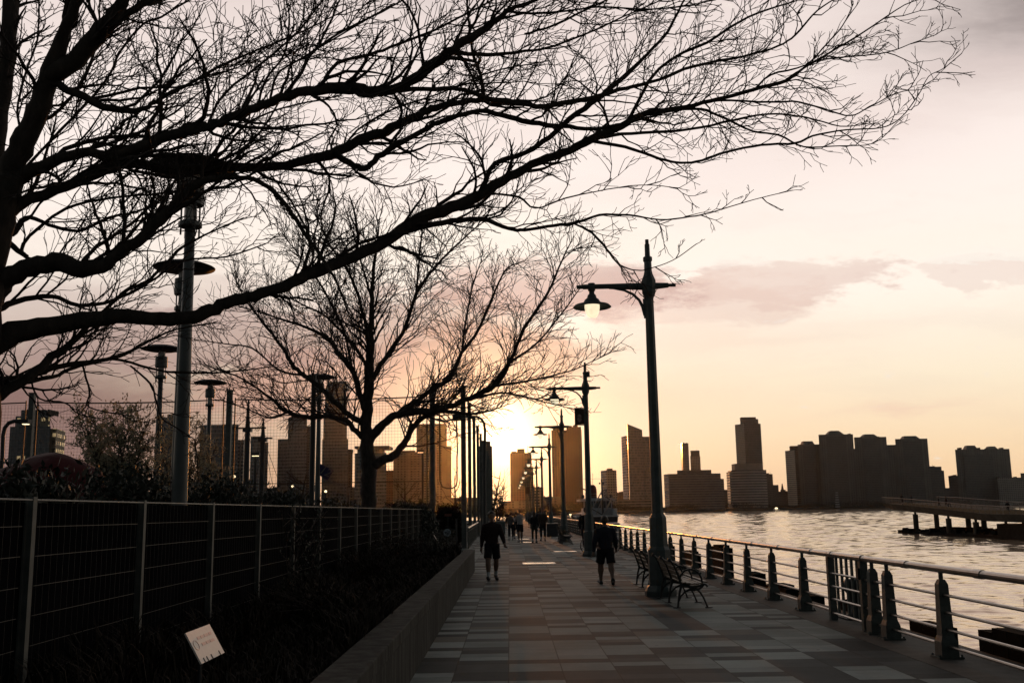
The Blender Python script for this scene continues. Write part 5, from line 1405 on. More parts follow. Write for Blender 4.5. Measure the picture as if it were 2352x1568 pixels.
def leaf_mesh(rg, mb, c, s_, n, sp, elong=2.2):
    for _ in range(n):
        p = Vector(c) + Vector((rg.gauss(0, sp), rg.gauss(0, sp), rg.gauss(0, sp)))
        a = Vector((rg.gauss(0, .5), rg.gauss(0, .5), rg.gauss(.5, .6))).normalized() * s_ * elong * rg.uniform(.6, 1.2)
        b_ = a.orthogonal().normalized(); b_ = (Matrix.Rotation(rg.uniform(0, 6.28), 3, a.normalized()) @ b_) * s_ * .42
        n_ = mb.pts([p, p + a * .5 + b_, p + a, p + a * .5 - b_]); mb.face((n_, n_ + 1, n_ + 2, n_ + 3))
def leafmat(name, col, trans):
    m, k, b = newmat(name)
    tc = k.n('ShaderNodeTexCoord').outputs['Object']
    c = k.ramp(k.noise(tc, 1.5, 4), [(0.3, tuple(q * .6 for q in col)), (0.7, tuple(q * 1.3 for q in col))])
    k.link(c, b.inputs['Base Color']); b.inputs['Roughness'].default_value = .7; b.inputs['Specular IOR Level'].default_value = .2
    tr = k.n('ShaderNodeBsdfTranslucent'); k.link(c, tr.inputs['Color'])
    mx = k.n('ShaderNodeMixShader'); mx.inputs[0].default_value = trans
    k.link(b.outputs[0], mx.inputs[1]); k.link(tr.outputs[0], mx.inputs[2])
    k.link(mx.outputs[0], m.node_tree.nodes['Material Output'].inputs['Surface'])
    return m
M['leaf_young'] = leafmat('leaf_young', (0.30, 0.28, 0.20), 0.45)
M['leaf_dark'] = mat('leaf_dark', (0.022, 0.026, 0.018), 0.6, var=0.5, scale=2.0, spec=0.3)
M['grass'] = mat('grass', (0.020, 0.014, 0.009), 0.85, var=0.6, scale=2.5, spec=0.15)
def shrub(label, base, outline, Y, dens, seed, leaf='leaf_young', ls=.05):
    """stems fan from the base to tips spread inside the outline (px, py of tips)"""
    rg = random.Random(seed)
    t = thing('shrub', label, 'shrub')
    st, lf = MB(), MB()
    b0_ = AY(base[0], base[1], Y); b0_.z = 0.0
    for (px, py) in outline:
        tip = AY(px, py, Y + rg.uniform(-1.2, 1.2))
        bb = b0_ + Vector((rg.uniform(-1, 1) * .8, rg.uniform(-.6, .6), 0))
        mid = bb.lerp(tip, .5) + Vector(((bb.x - tip.x) * .18, rg.uniform(-.3, .3), .3))
        ps = []
        for i in range(9):
            s_ = i / 8; ps.append(bb * (1 - s_) ** 2 + mid * 2 * s_ * (1 - s_) + tip * s_ * s_ + Vector((rg.gauss(0, .03), rg.gauss(0, .03), rg.gauss(0, .03))))
        st.tube(ps, [.035 - .028 * i / 8 for i in range(9)], 5, cap=False)
        for i in range(3, 9):
            for _ in range(dens):
                d_ = Vector((rg.gauss(0, 1), rg.gauss(0, .8), rg.gauss(.7, .7))).normalized()
                l_ = rg.uniform(.25, .75) * (1.15 - .06 * i)
                q = ps[i].lerp(ps[i - 1], rg.random()); e = q + d_ * l_; m_ = q + d_ * l_ * .5 + Vector((rg.gauss(0, .04), 0, rg.gauss(0, .04)))
                st.tube([q, m_, e], [.010, .007, .004], 3, cap=False)
                for w_ in (.35, .55, .75, .9, 1.0): leaf_mesh(rg, lf, q.lerp(e, w_), ls, 3, .035)
    st.build('stems', M['twig'], t); lf.build('foliage', M[leaf], t)
    return t
o1 = [(170, 945), (190, 960), (215, 950), (238, 942), (260, 960), (285, 935), (300, 928), (320, 945), (205, 985), (235, 985), (265, 985), (180, 1010), (215, 1030), (250, 1020), (290, 990), (320, 1000), (345, 965), (350, 1000), (310, 1050), (275, 1060), (240, 1070), (195, 1050), (340, 1060)]
shrub('large leafing shrub with upright pale sprays, between the red heap and the disc lamps', (280, 1140), o1, 24, 9, 21, ls=.042)
o2 = [(370, 985), (395, 975), (425, 960), (445, 975), (470, 1005), (490, 1030), (400, 1020), (435, 1020), (380, 1050), (460, 1060), (500, 1070), (420, 1080)]
shrub('leafing shrub right behind the thick grey lamp pole', (430, 1140), o2, 27, 9, 22, ls=.042)
def bush(label, pl, pr, py, Y, n, seed, leaf='leaf_dark', ls=.05, cat='bush', jag=.35):
    rg = random.Random(seed); t = thing('bush', label, cat)
    lf, st = MB(), MB()
    xl, xr = AY(pl, 1100, Y).x, AY(pr, 1100, Y).x; zt = AY((pl + pr) / 2, py, Y).z
    for _ in range(n):
        s_ = rg.random(); x = xl + (xr - xl) * s_; yy_ = Y + rg.uniform(-.7, .7)
        zm = zt * (1 - jag * abs(math.sin(s_ * 9 + seed)) * rg.random()) * (1 - .35 * (2 * s_ - 1) ** 4)
        z = .1 + (zm - .1) * rg.random() ** .55
        leaf_mesh(rg, lf, (x, yy_, z), ls, 5, .09)
    for _ in range(max(6, n // 60)):
        s_ = rg.random(); x = xl + (xr - xl) * s_; z = zt * rg.uniform(.7, 1.08)
        st.tube([(x + rg.uniform(-.3, .3), Y, 0), (x, Y + rg.uniform(-.4, .4), z * .6), (x + rg.gauss(0, .2), Y + rg.uniform(-.5, .5), z)], [.02, .012, .004], 4, cap=False)
    lf.build('foliage', M[leaf], t); st.build('stems', M['twig'], t)
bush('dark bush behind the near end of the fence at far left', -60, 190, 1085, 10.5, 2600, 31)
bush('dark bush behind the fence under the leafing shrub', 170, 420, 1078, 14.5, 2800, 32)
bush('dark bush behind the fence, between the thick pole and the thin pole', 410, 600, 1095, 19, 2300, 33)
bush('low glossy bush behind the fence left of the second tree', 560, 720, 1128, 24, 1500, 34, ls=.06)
bush('loose brown shrub beyond the low mesh gate', 1000, 1062, 1165, 53, 1200, 35, leaf='grass', ls=.09)
bush('low dark shrub behind the fence near the second tree trunk', 700, 830, 1145, 33, 900, 36, ls=.07)
bush('low dark shrub between the second tree and the net post', 870, 1000, 1150, 40, 900, 37, ls=.08)
# climbing plant on the fence
t = thing('climbing_plant', 'leafy climber growing through the fence in the middle of its length', 'plant')
lf, st = MB(), MB(); rg = random.Random(41)
for _ in range(26):
    y = rg.uniform(15.2, 18.0); ps = []; x = FX + .06
    hgt_ = rg.uniform(.9, 1.5)
    for i in range(8): ps.append((x + rg.uniform(-.04, .10), y + rg.gauss(0, .10) + .1 * i * rg.uniform(-1, 1), .5 + hgt_ * i / 7))
    st.tube(ps, .006, 3, cap=False)
    for p in ps[2:]: leaf_mesh(rg, lf, p, .035, 3, .06, 1.8)
st.build('stems', M['twig'], t); lf.build('leaves', M['leaf_dark'], t)
# bed planting: grasses and twiggy ground cover nobody could count
mb = MB(); rg = random.Random(51)
for _ in range(15000):
    x = rg.uniform(-3.3, -1.42); y = 2.2 + 28 * rg.random() ** 1.3
    tall = .16 + .30 * max(0, math.sin(x * 2.1 + y * .7) * math.sin(y * .33 + 1)) + (.20 if x < -2.6 else 0)
    h = rg.uniform(.4, 1.25) * tall; a = rg.uniform(0, 6.28); l_ = rg.uniform(.2, .9) * h
    wd = .004 + .0006 * y
    p0 = Vector((x, y, .49)); p1 = p0 + Vector((math.cos(a) * l_ * .35, math.sin(a) * l_ * .35, h * .7)); p2 = p0 + Vector((math.cos(a) * l_, math.sin(a) * l_, h * .95))
    sd = Vector((-math.sin(a), math.cos(a), 0)) * wd
    n = mb.pts([p0 - sd, p0 + sd, p1 + sd * .8, p1 - sd * .8, p2]); mb.face((n, n + 1, n + 2, n + 3)); mb.face((n + 3, n + 2, n + 4))
tag(mb.build('ground_cover', M['grass']), 'dry grass and twiggy ground cover in the planting bed', 'ground cover', kind='stuff')
for i, (x, y, h, lb) in enumerate([(-2.2, 29, .75, 'green shrub at the far end of the planting bed'), (-2.7, 24.5, .8, 'reddish twiggy shrub near the far end of the fence'), (-2.5, 18.5, .55, 'reddish twiggy shrub in the middle of the planting bed'), (-2.3, 12.6, .45, 'low twiggy shrub in the nearer part of the planting bed')]):
    rg = random.Random(60 + i); t = thing('bed_shrub', lb, 'shrub', (x, y, .48)); lf, st = MB(), MB()
    for _ in range(90):
        a = rg.uniform(0, 6.28); l_ = rg.uniform(.2, .7); e = Vector((math.cos(a) * l_, math.sin(a) * l_ * 1.6, h * rg.uniform(.5, 1.1)))
        st.tube([(0, 0, 0), tuple(e * .5 + Vector((0, 0, .1))), tuple(e)], [.008, .006, .003], 3, cap=False)
        for w_ in (.6, .8, 1): leaf_mesh(rg, lf, e * w_, .028, 5, .06)
    st.build('stems', M['twig'], t); lf.build('foliage', M['leaf_dark' if i == 0 else 'grass'], t)

# trees at the end of the walk and thin trees behind the field
def small_tree(label, px, py, Y, h, seed, n=9, lean=0.0, tw=.02, leaf=False):
    rg = random.Random(seed); b_ = AY(px, py, Y)
    T = Tree(seed, tw, .55, .7, 1.0)
    base_ = Vector((b_.x, Y, 0)); top_ = base_ + Vector((lean, 0, h * .8))
    pts = [(base_, h * .022), (base_.lerp(top_, .35) + Vector((rg.uniform(-.15, .15), 0, 0)), h * .017), (base_.lerp(top_, .7), h * .011), (top_, h * .004)]
    pts = smooth_limb(pts, 4, .03, rg); T.limb(pts, True, 7)
    for i in range(n):
        s_ = rg.uniform(.22, .92); q = pts[int(s_ * (len(pts) - 1))][0]; a = rg.uniform(0, 6.28)
        d_ = Vector((math.cos(a), math.sin(a), rg.uniform(.35, 1.0))).normalized()
        T.twig(q, d_, h * rg.uniform(.25, .5) * (1.1 - .5 * s_), h * .007, 0, 2, .22)
    t = thing('bare_tree', label, 'tree')
    T.trunk.build('trunk', M['bark'], t, smooth=True); T.crown.build('crown', M['twig'], t)
small_tree('bare tree at the end of the walk, right of the row of posts', 1128, 1180, 150, 9.5, 71, 16, 1.5)
small_tree('second bare tree at the end of the walk, below the sun glow', 1146, 1180, 165, 7.5, 72, 14, 1.0)
small_tree('low bare tree at the end of the walk nearest the water', 1140, 1180, 140, 5.5, 73, 18, .8)
small_tree('thin bare tree between the net post and the row of posts', 1045, 1180, 95, 6.5, 74, 12)
small_tree('thin bare tree before the broad brown block', 930, 1180, 70, 4.8, 75, 10)
small_tree('thin bare tree left of the flag pole, before the grey stepped tower', 672, 1180, 48, 4.6, 76, 10, .6)
small_tree('thin bare tree before the ship masts', 540, 1180, 52, 4.2, 77, 10)
small_tree('thin bare tree before the narrow dark tower', 800, 1180, 60, 3.8, 78, 9)
bush('rounded brown bush at the far end of the walk under the bare trees', 1128, 1156, 1128, 134, 420, 38, leaf='grass', ls=.10, jag=.9)
# ------------------------------------------------------------------ pier on the right
t = thing('pier', 'curving concrete footbridge pier on round piles over the river at right', 'pier')
PK = [(184, 2.15), (180, 2.1), (167, 1.50), (155, .92), (145, .42), (132, .32), (95, .32)]
PX0, PX1 = 67.6, 77.5
mb = MB()
for (ya, za), (yb, zb) in zip(PK, PK[1:]):
    ia = 1.05 if ya < 183 else .6; ib = 1.05
    n = mb.pts([(PX0, ya, za), (PX1, ya, za), (PX1, ya, za - ia), (PX0 + .6, ya, za - ia), (PX0, yb, zb), (PX1, yb, zb), (PX1, yb, zb - ib), (PX0 + .6, yb, zb - ib)])
    for q in ((0, 1, 5, 4), (1, 2, 6, 5), (2, 3, 7, 6), (3, 0, 4, 7), (0, 3, 2, 1), (4, 5, 6, 7)): mb.face([n + i for i in q])
M['pier_conc'] = mat('pier_conc', (0.075, 0.068, 0.058), 0.95, var=0.3, scale=.8, spec=0.03)
mb.build('deck', M['pier_conc'], t)
def pz(y):
    for (ya, za), (yb, zb) in zip(PK, PK[1:]):
        if y >= yb: return za + (zb - za) * (ya - y) / (ya - yb)
    return PK[-1][1]
for xx, nm in ((PX0 + .05, 'railing'), (PX1 - .05, 'railing')):
    mb = MB(); ys = [183.5 - 1.75 * i for i in range(49)]
    for y in ys: mb.tube([(xx, y, pz(y)), (xx - .25, y - .35, pz(y) + 1.08)], .04, 4)
    for h in (.25, .5, .75): mb.tube([(xx - .22 * h, y, pz(y) + h) for y in ys[::4]], .014, 3)
    mb.tube([(xx - .26, y - .35, pz(y) + 1.10) for y in ys[::4]], .05, 5)
    mb.build(nm, M['pole_grey'], t)
mb = MB()
ys = [174 - 1.75 * i for i in range(40)]
for a, b_ in zip(ys, ys[1:]):
    n = mb.pts([(PX0 - .02, a - .12, pz(a) + .04), (PX0 - .02, b_ + .12, pz(b_) + .04), (PX0 - .10, b_ + .0, pz(b_) + .42 + .004 * (172 - b_)), (PX0 - .10, a - .2, pz(a) + .42 + .004 * (172 - a))])
    mb.face((n, n + 1, n + 2, n + 3)); mb.face((n + 3, n + 2, n + 1, n))
mb.f = mb.f[::2]; mb.m = mb.m[::2]
o = mb.build('toe_panel', mat('toe_panel', (0.13, 0.11, 0.08), 0.8, var=.2, spec=.05), t)
sd = o.modifiers.new('thick', 'SOLIDIFY'); sd.thickness = .03
for x, y, r in ((68.3, 171, .42), (68.3, 158.2, .42), (68.3, 149, .42), (68.3, 140, .42), (68.3, 130, .45), (76, 181, .42), (76, 168.5, .42), (76, 163, .42), (76, 150, .42), (76, 138, .42)):
    mb = MB(); zb = pz(y) - .98
    mb.lathe([(r, WATER - 1), (r, zb - .42), (r * .45, zb - .42), (r * .45, zb)], (x, y, 0), 14); mb.build('pile', M['pier_conc'], t)
mb = MB(); mb.bx((67.0, 95, WATER - 1), (80, 140, -.9)); mb.build('abutment', M['pier_dark'], t)
t = thing('rubble_mole', 'dark timber and rubble mole in the water under the pier', 'breakwater')
mb = MB(); mb.bx((67.4, 100, WATER - 1), (79, 176, -2.55)); mb.bx((67.8, 174, WATER - 1), (74, 178.0, -2.4)); mb.build('timber_wall', M['timber'], t)
rg = random.Random(8); mb = MB()
for i in range(260):
    y = 100 + 76 * rg.random() ** 1.2; x = rg.uniform(67.5, 78); s_ = rg.uniform(.3, .9); h_ = -2.5 + max(0, (158 - y) * .022) + rg.uniform(-.1, .25)
    mb.box((x, y, h_), (s_ * 1.6, s_ * 2, s_), rg.uniform(0, 3), (rg.uniform(.5, .9), rg.uniform(.5, .9)))
tag(mb.build('rubble', M['timber'], t), kind='stuff')

# ------------------------------------------------------------------ boats at the quay
Y_ = 125.0
def Q(px, py, dy=0): 
    p = AY(px, py, Y_); return (p.x, Y_ + dy, p.z)
t = thing('fire_boat', 'white wheelhouse boat with a red funnel and ramp struts, moored beyond the railing', 'boat')
xl, xr = Q(1322, 1190)[0], Q(1414, 1190)[0]; zd = Q(1370, 1186)[2]
mb = MB()
n = mb.pts([(xl, Y_ - 3, zd), (xr, Y_ - 3, zd), (xr + .1, Y_ + 18, zd), ((xl + xr) / 2, Y_ + 26, zd + .5), (xl - .1, Y_ + 18, zd), (xl + .5, Y_ - 2.4, WATER - .4), (xr - .5, Y_ - 2.4, WATER - .4), (xr - .5, Y_ + 17, WATER - .4), ((xl + xr) / 2, Y_ + 24, WATER - .4), (xl + .5, Y_ + 17, WATER - .4)])
for i in range(5): mb.face((n + i, n + 5 + i, n + 5 + (i + 1) % 5, n + (i + 1) % 5))
mb.face((n + 4, n + 3, n + 2, n + 1, n)[::-1]); mb.build('hull', M['boat_dark'], t)
mb = MB(); mb.bx((xl - .15, Y_ - 3.2, zd), (xr + .12, Y_ + 12, zd + .18)); mb.bx((Q(1405, 1180)[0], Y_ - 2.5, Q(0, 1190)[2] + .05), (Q(1413, 1180)[0], Y_ + 3, Q(1410, 1185)[2])); mb.build('deck_edge', M['white_paint'], t)
wx0, wx1 = Q(1342, 1166)[0], Q(1405, 1166)[0]; zw0, zw1, zr0, zr1 = Q(1374, 1186)[2], Q(1374, 1166)[2], Q(1374, 1150)[2], Q(1374, 1143)[2]
mb = MB(); mb.bx((wx0, Y_, zw0), (wx1, Y_ + 5, zw1)); mb.build('wheelhouse', M['white_paint'], t)
mb = MB(); mb.bx((wx0 + .06, Y_ + .06, zw1), (wx1 - .06, Y_ + 4.9, zr0)); mb.build('window_band', M['boat_glass'], t)
for q in (0, .22, .34, .62, .80, 1):
    x = wx0 + (wx1 - wx0) * q; mb = MB(); mb.bx((x - .05, Y_ - .01, zw1), (x + .05, Y_ + .12, zr0)); mb.build('window_post', M['white_paint'], t)
mb = MB(); mb.bx((Q(1331, 1146)[0], Y_ - .5, zr0), (Q(1411, 1146)[0], Y_ + 5.5, zr1 - .12)); mb.bx((wx0 + .2, Y_, zr1 - .12), (wx1 - .2, Y_ + 5, zr1)); mb.build('wheelhouse_roof', M['white_paint'], t)
c = Q(1366, 1143, 3); rr = (Q(1376, 1143)[0] - Q(1356, 1143)[0]) / 2; h = Q(1366, 1111)[2] - c[2]
mb = MB(); mb.lathe([(rr, 0), (rr, h * .45), (rr * .95, h * .7), (rr * .75, h * .88), (rr * .4, h * .98), (.02, h)], c, 18); mb.build('funnel', M['boat_red'], t, smooth=True)
mb = MB(); mb.lathe([(rr * 1.02, h * .30), (rr * 1.02, h * .34)], c, 18); mb.lathe([(rr * 1.02, h * .10), (rr * 1.02, h * .14)], c, 18); mb.build('funnel_rail', M['rail_steel'], t)
mb = MB(); mb.tube([Q(1364.5, 1143, 2), Q(1364.5, 1085, 2)], .03, 4); mb.tube([Q(1339, 1098, 2), Q(1392, 1097.5, 2)], .018, 3); mb.build('antenna', M['boat_dark'], t)
mb = MB(); mb.tube([Q(1384.5, 1203, -1), Q(1380, 1101, -1)], [.12, .10], 8)
for a, b_ in ((1374, 1377), (1382, 1385)): mb.bx(Q(a, 1112, -1.2), Q(b_, 1108, -.9))
mb.build('mast', M['boat_dark'], t)
mb = MB()
for a, b_, r in (((1403, 1143, -1.5), (1370, 1202, -3), .10), ((1380, 1129, -1), (1359, 1166, -1.5), .08), ((1385, 1136, -1), (1366, 1182, -1.5), .06)): mb.tube([Q(*a), Q(*b_)], r, 6)
mb.build('ramp_strut', M['rail_steel'], t)
mb = MB(); mb.tube([Q(1358, 1168, -1), Q(1386, 1184, -1)], .06, 5); mb.tube([Q(1377, 1133, -1), Q(1406, 1151, -1)], .06, 5); mb.tube([Q(1333, 1118, 1), Q(1348, 1125, 1)], .07, 5); mb.tube([Q(1397, 1120, 1), Q(1390, 1132, 1), Q(1397, 1141, 1)], .06, 5)
ring = [Q(1392 + 5 * math.cos(a * .5236), 1130 + 6 * math.sin(a * .5236), 1.5) for a in range(13)]; mb.tube(ring, .05, 4)
mb.build('rigging', M['boat_dark'], t)
mb = MB()
for px in (1320, 1332, 1344, 1398, 1404, 1410): mb.tube([Q(px, 1144, -.3), Q(px, 1132, -.3)], .02, 4)
mb.tube([Q(1320, 1133, -.3), Q(1348, 1133, -.3)], .02, 4); mb.tube([Q(1396, 1132, -.3), Q(1412, 1133, -.3)], .02, 4); mb.build('roof_rail', M['rail_steel'], t)
for px, py in ((1339, 1143), (1404, 1141)):
    p = Q(px, py, 0); mb = MB(); mb.lathe([(.16, 0), (.2, .1), (.2, .35), (.12, .42)], (p[0], p[1], p[2] - .05), 10); mb.build('searchlight', M['boat_dark'], t)
mb = MB(); mb.bx(Q(1316, 1196, 2), Q(1338, 1180, 6)); mb.build('deck_house', M['boat_dark'], t)
mb = MB(); a = Q(1310, 1181, 0); mb.bx((a[0] - .12, a[1], a[2] - .05), (a[0] + .15, a[1] + .1, a[2] + .05)); mb.tube([a, (a[0], a[1] + .2, zd)], .03, 4); mb.build('deck_lamp', M['bulb'], t)
Y_ = 84.0
t = thing('motor_launch', 'small pale launch with a windowed cabin, moored beyond the man walking away', 'boat')
a, b_ = Q(1400, 1200), Q(1428, 1200)
mb = MB(); n = mb.pts([(a[0], Y_, -1.2), (b_[0] + .5, Y_, -1.2), (b_[0] + .5, Y_ + 6, -1.2), ((a[0] + b_[0]) / 2, Y_ + 9, -1.0), (a[0], Y_ + 6, -1.2)] + [(a[0] + .2, Y_ + .2, WATER - .3), (b_[0] + .2, Y_ + .2, WATER - .3), (b_[0] + .2, Y_ + 6, WATER - .3), ((a[0] + b_[0]) / 2, Y_ + 8, WATER - .3), (a[0] + .2, Y_ + 6, WATER - .3)])
for i in range(5): mb.face((n + i, n + 5 + i, n + 5 + (i + 1) % 5, n + (i + 1) % 5))
mb.face((n, n + 1, n + 2, n + 3, n + 4)); mb.build('hull', M['white_paint'], t)
zt = Q(1410, 1198)[2]
mb = MB(); mb.box(((a[0] + b_[0]) / 2, Y_ + 2.5, (zt - 1.2) / 2 - .05), (b_[0] - a[0], 3.5, zt + 1.2 - .1), taper=(.9, .8)); mb.build('cabin', M['white_paint'], t)
mb = MB()
for q in (.12, .42, .70): x = a[0] + (b_[0] - a[0]) * q; mb.bx((x, Y_ + .86, zt - .5), (x + .24, Y_ + 1.05, zt - .18))
mb.build('window', M['boat_glass'], t)
mb = MB(); mb.tube([(b_[0] + .45, Y_ + .2, -1.2), (b_[0] + .45, Y_ + .2, -.4), (b_[0] - .1, Y_ + .2, zt - .35)], .025, 4); mb.build('grab_rail', M['rail_steel'], t)

# ------------------------------------------------------------------ people
def cmat(n, c, r=.85): return mat(n, c, r, var=.25, scale=9, bump=.004, bscale=14, spec=.15)
PM = {'skin': mat('skin', (.16, .095, .068), .6, var=.12, scale=6, spec=.3), 'skin_dark': mat('skin_dark', (.085, .055, .042), .6, var=.12, scale=6, spec=.3),
      'hair': mat('hair', (.025, .015, .010), .6, var=.4, scale=40), 'black': cmat('cloth_black', (.012, .011, .013)), 'navy': cmat('cloth_navy', (.018, .018, .026)),
      'maroon': cmat('cloth_maroon', (.022, .012, .012)), 'pale': cmat('cloth_pale', (.30, .27, .26)), 'grey': cmat('cloth_grey', (.09, .08, .078)),
      'olive': cmat('cloth_olive', (.035, .034, .026)), 'white': cmat('cloth_white', (.45, .43, .42)), 'shoe': mat('shoe', (.014, .014, .015), .6, var=.3), 'shoe_pale': mat('shoe_pale', (.30, .28, .27), .6, var=.3),
      'brown': cmat('cloth_brown', (.05, .035, .028))}
def remesh(mb, voxel, smooth_it, name):
    o = mb.build(name, PM['skin'])
    r_ = o.modifiers.new('r', 'REMESH'); r_.mode = 'VOXEL'; r_.voxel_size = voxel; r_.use_smooth_shade = True
    s_ = o.modifiers.new('s', 'SMOOTH'); s_.factor = .5; s_.iterations = smooth_it
    me = bpy.data.meshes.new_from_object(o.evaluated_get(bpy.context.evaluated_depsgraph_get()))
    old = o.data; bpy.data.objects.remove(o); bpy.data.meshes.remove(old)
    return me
def capsule(mb, a, b_, ra, rb, sx=1.0, sy=1.0):
    """tapered capsule, squashed in its cross axes"""
    a, b_ = Vector(a), Vector(b_); d = (b_ - a); L = max(d.length, 1e-4); d.normalize()
    ps, rs = [], []
    for i in (0, .35, .7, .92): ang = math.pi / 2 * (1 - i); ps.append(a - d * ra * math.sin(ang)); rs.append(max(.002, ra * math.cos(ang)))
    ps.append(a); rs.append(ra); ps.append(b_); rs.append(rb)
    for i in (.3, .65, 1.0): ang = math.pi / 2 * i; ps.append(b_ + d * rb * math.sin(ang)); rs.append(max(.002, rb * math.cos(ang)))
    st = len(mb.v)
    mb.tube(ps, rs, 12)
    if sx != 1 or sy != 1:
        c = (a + b_) / 2
        for i in range(st, len(mb.v)):
            v = mb.v[i]; ax = a + (Vector(v) - a).project(d) if L > 1e-3 else c
            mb.v[i] = (ax.x + (v[0] - ax.x) * sx, ax.y + (v[1] - ax.y) * sy, v[2])

def person(label, x, y, h, yaw, legs=((.25, .1), (-.25, .35)), arms=((.15, .35, .15), (-.15, .35, .12)), top='black', bottom='black', short=True, skin='skin', sock='white', shoe='shoe',
           hair='short', bulk=1.0, head_turn=0.0, fine=False, sweater=None, extra=None, z=0.0, group=None, wide=1.0, long_sleeve=True):
    """legs: (thigh swing fwd, knee bend) right, left; arms: (upper swing fwd, out, elbow bend) right, left. Local: x right, y forward."""
    k_ = h / 1.76
    J = {}
    hipz = .91
    J['pel'] = Vector((0, 0, .97)); J['waist'] = Vector((0, .0, 1.10)); J['chest'] = Vector((0, .01, 1.30)); J['neck'] = Vector((0, .0, 1.47)); J['head'] = Vector((0, .025, 1.64))
    low = 9
    for s_, sd, (sw, kb) in ((1, 'R', legs[0]), (-1, 'L', legs[1])):
        hp = Vector((s_ * .094 * bulk, 0, hipz)); kn = hp + Vector((s_ * .014, math.sin(sw) * .43, -math.cos(sw) * .43)); an = kn + Vector((s_ * -.008, math.sin(sw - kb) * .42, -math.cos(sw - kb) * .42))
        pit = (sw - kb) * .8; toe = an + Vector((s_ * .03, math.cos(pit) * .17, math.sin(pit) * .17 - .055)); heel = an + Vector((0, -.055, -.055 - math.sin(pit) * .02))
        J['hip' + sd], J['knee' + sd], J['ank' + sd], J['toe' + sd], J['heel' + sd] = hp, kn, an, toe, heel
        low = min(low, toe.z - .035, heel.z - .04)
    for s_, sd, (sw, out, eb) in ((1, 'R', arms[0]), (-1, 'L', arms[1])):
        sh = Vector((s_ * .168 * bulk * wide, 0, 1.385)); el = sh + Vector((s_ * math.sin(out) * .29, math.sin(sw) * .29 * math.cos(out), -math.cos(sw) * math.cos(out) * .29))
        o2 = out * .55; wr = el + Vector((s_ * math.sin(o2) * .26, math.sin(sw + eb) * .26 * math.cos(o2), -math.cos(sw + eb) * math.cos(o2) * .26))
        hd = (wr - el).normalized()
        J['sh' + sd], J['el' + sd], J['wr' + sd], J['hand' + sd] = sh, el, wr, wr + hd * .09
    for q in J: J[q].z -= low
    seg = []   # (a, b, ra, rb, material, squash)
    B = bulk
    def S(a, b_, ra, rb, m, sx=1, sy=1): seg.append((J[a] if isinstance(a, str) else a, J[b_] if isinstance(b_, str) else b_, ra, rb, m, sx, sy))
    S('pel', 'waist', .135 * B, .128 * B, top, 1.05, .80); S('waist', 'chest', .128 * B, .15 * B, top, 1.08, .78); S('chest', J['chest'] + Vector((0, 0, .05)), .15 * B, .115 * B, top, 1.12, .75)
    S(J['chest'] + Vector((0, 0, .09)), 'neck', .10, .062, top); S('neck', J['head'] - Vector((0, .02, .06)), .056, .054, skin)
    for sd in 'RL':
        S(J['chest'] + Vector((0, 0, .07)), 'sh' + sd, .085, .066 * B, top); S(J['neck'] - Vector((0, .01, .01)), 'sh' + sd, .052, .058, top)
        S('sh' + sd, 'el' + sd, .068 * B, .055 * B, top); S('el' + sd, 'wr' + sd, .054 * B, .037, top if long_sleeve else skin)
        S('hip' + sd, 'knee' + sd, .10 * B, .070 * B, bottom if not short else skin)
        mid = J['knee' + sd].lerp(J['ank' + sd], .32)
        lo = J['knee' + sd].lerp(J['ank' + sd], .72)
        S('knee' + sd, mid, .066 * B, .074 * B, bottom if not short else skin); S(mid, lo, .074 * B, .052, bottom if not short else skin); S(lo, 'ank' + sd, .052, .047, sock)
        S('heel' + sd, 'toe' + sd, .052, .047, shoe, 1.1, 1)
        S('wr' + sd, J['hand' + sd], .034, .040, skin, 1, 1)
    H = J['head']
    S(H + Vector((0, -.012, .025)), H + Vector((0, .008, .035)), .106, .100, skin, .90, 1.05); S(H + Vector((0, .01, -.02)), H + Vector((0, .045, -.075)), .078, .050, skin, .88, 1)
    if fine:
        S(H + Vector((0, .085, .01)), H + Vector((0, .108, -.022)), .012, .017, skin)
        for s_ in (-1, 1): S(H + Vector((s_ * .078, -.005, .02)), H + Vector((s_ * .083, -.012, -.025)), .018, .013, skin)
    mb = MB()
    for a, b_, ra, rb, m, sx, sy in seg: capsule(mb, a, b_, ra, rb, sx, sy)
    me = remesh(mb, .0135 if fine else .021, 4 if fine else 2, 'body')
    mats = []
    for s_ in seg:
        if s_[4] not in mats: mats.append(s_[4])
    me.materials.clear()
    for m in mats: me.materials.append(PM[m])
    P = [(s_[0], s_[1] - s_[0], max((s_[1] - s_[0]).length_squared, 1e-6), s_[2], s_[3], mats.index(s_[4])) for s_ in seg]
    idx = []
    for f_ in me.polygons:
        c = f_.center; best = 9; bi = 0
        for a, d, l2, ra, rb, mi in P:
            t_ = max(0, min(1, (c - a).dot(d) / l2)); e = (c - a - d * t_).length - (ra + (rb - ra) * t_)
            if e < best: best, bi = e, mi
        idx.append(bi)
    me.polygons.foreach_set('material_index', idx); me.update()
    # fingers, eyes, mouth are added to the same mesh
    bm = bmesh.new(); bm.from_mesh(me)
    add = MB(); si = mats.index(skin)
    for s_, sd in ((1, 'R'), (-1, 'L')):
        d = (J['hand' + sd] - J['wr' + sd]).normalized(); hnd = J['hand' + sd]
        acr = Vector((0, 1, 0)) - d * d.y; acr.normalize(); pal = d.cross(acr) * s_
        for q, (off, ln) in enumerate(((.026, .075), (.009, .085), (-.009, .080), (-.025, .062))):
            p0 = hnd + acr * off - d * .01; p1 = p0 + d * ln * .5 + pal * .008; p2 = p1 + d * ln * .33 + pal * -.022 * s_; p3 = p2 + d * ln * .12 + pal * -.026 * s_
            add.tube([p0, p1, p2, p3], [.0095, .0085, .0075, .005], 6)
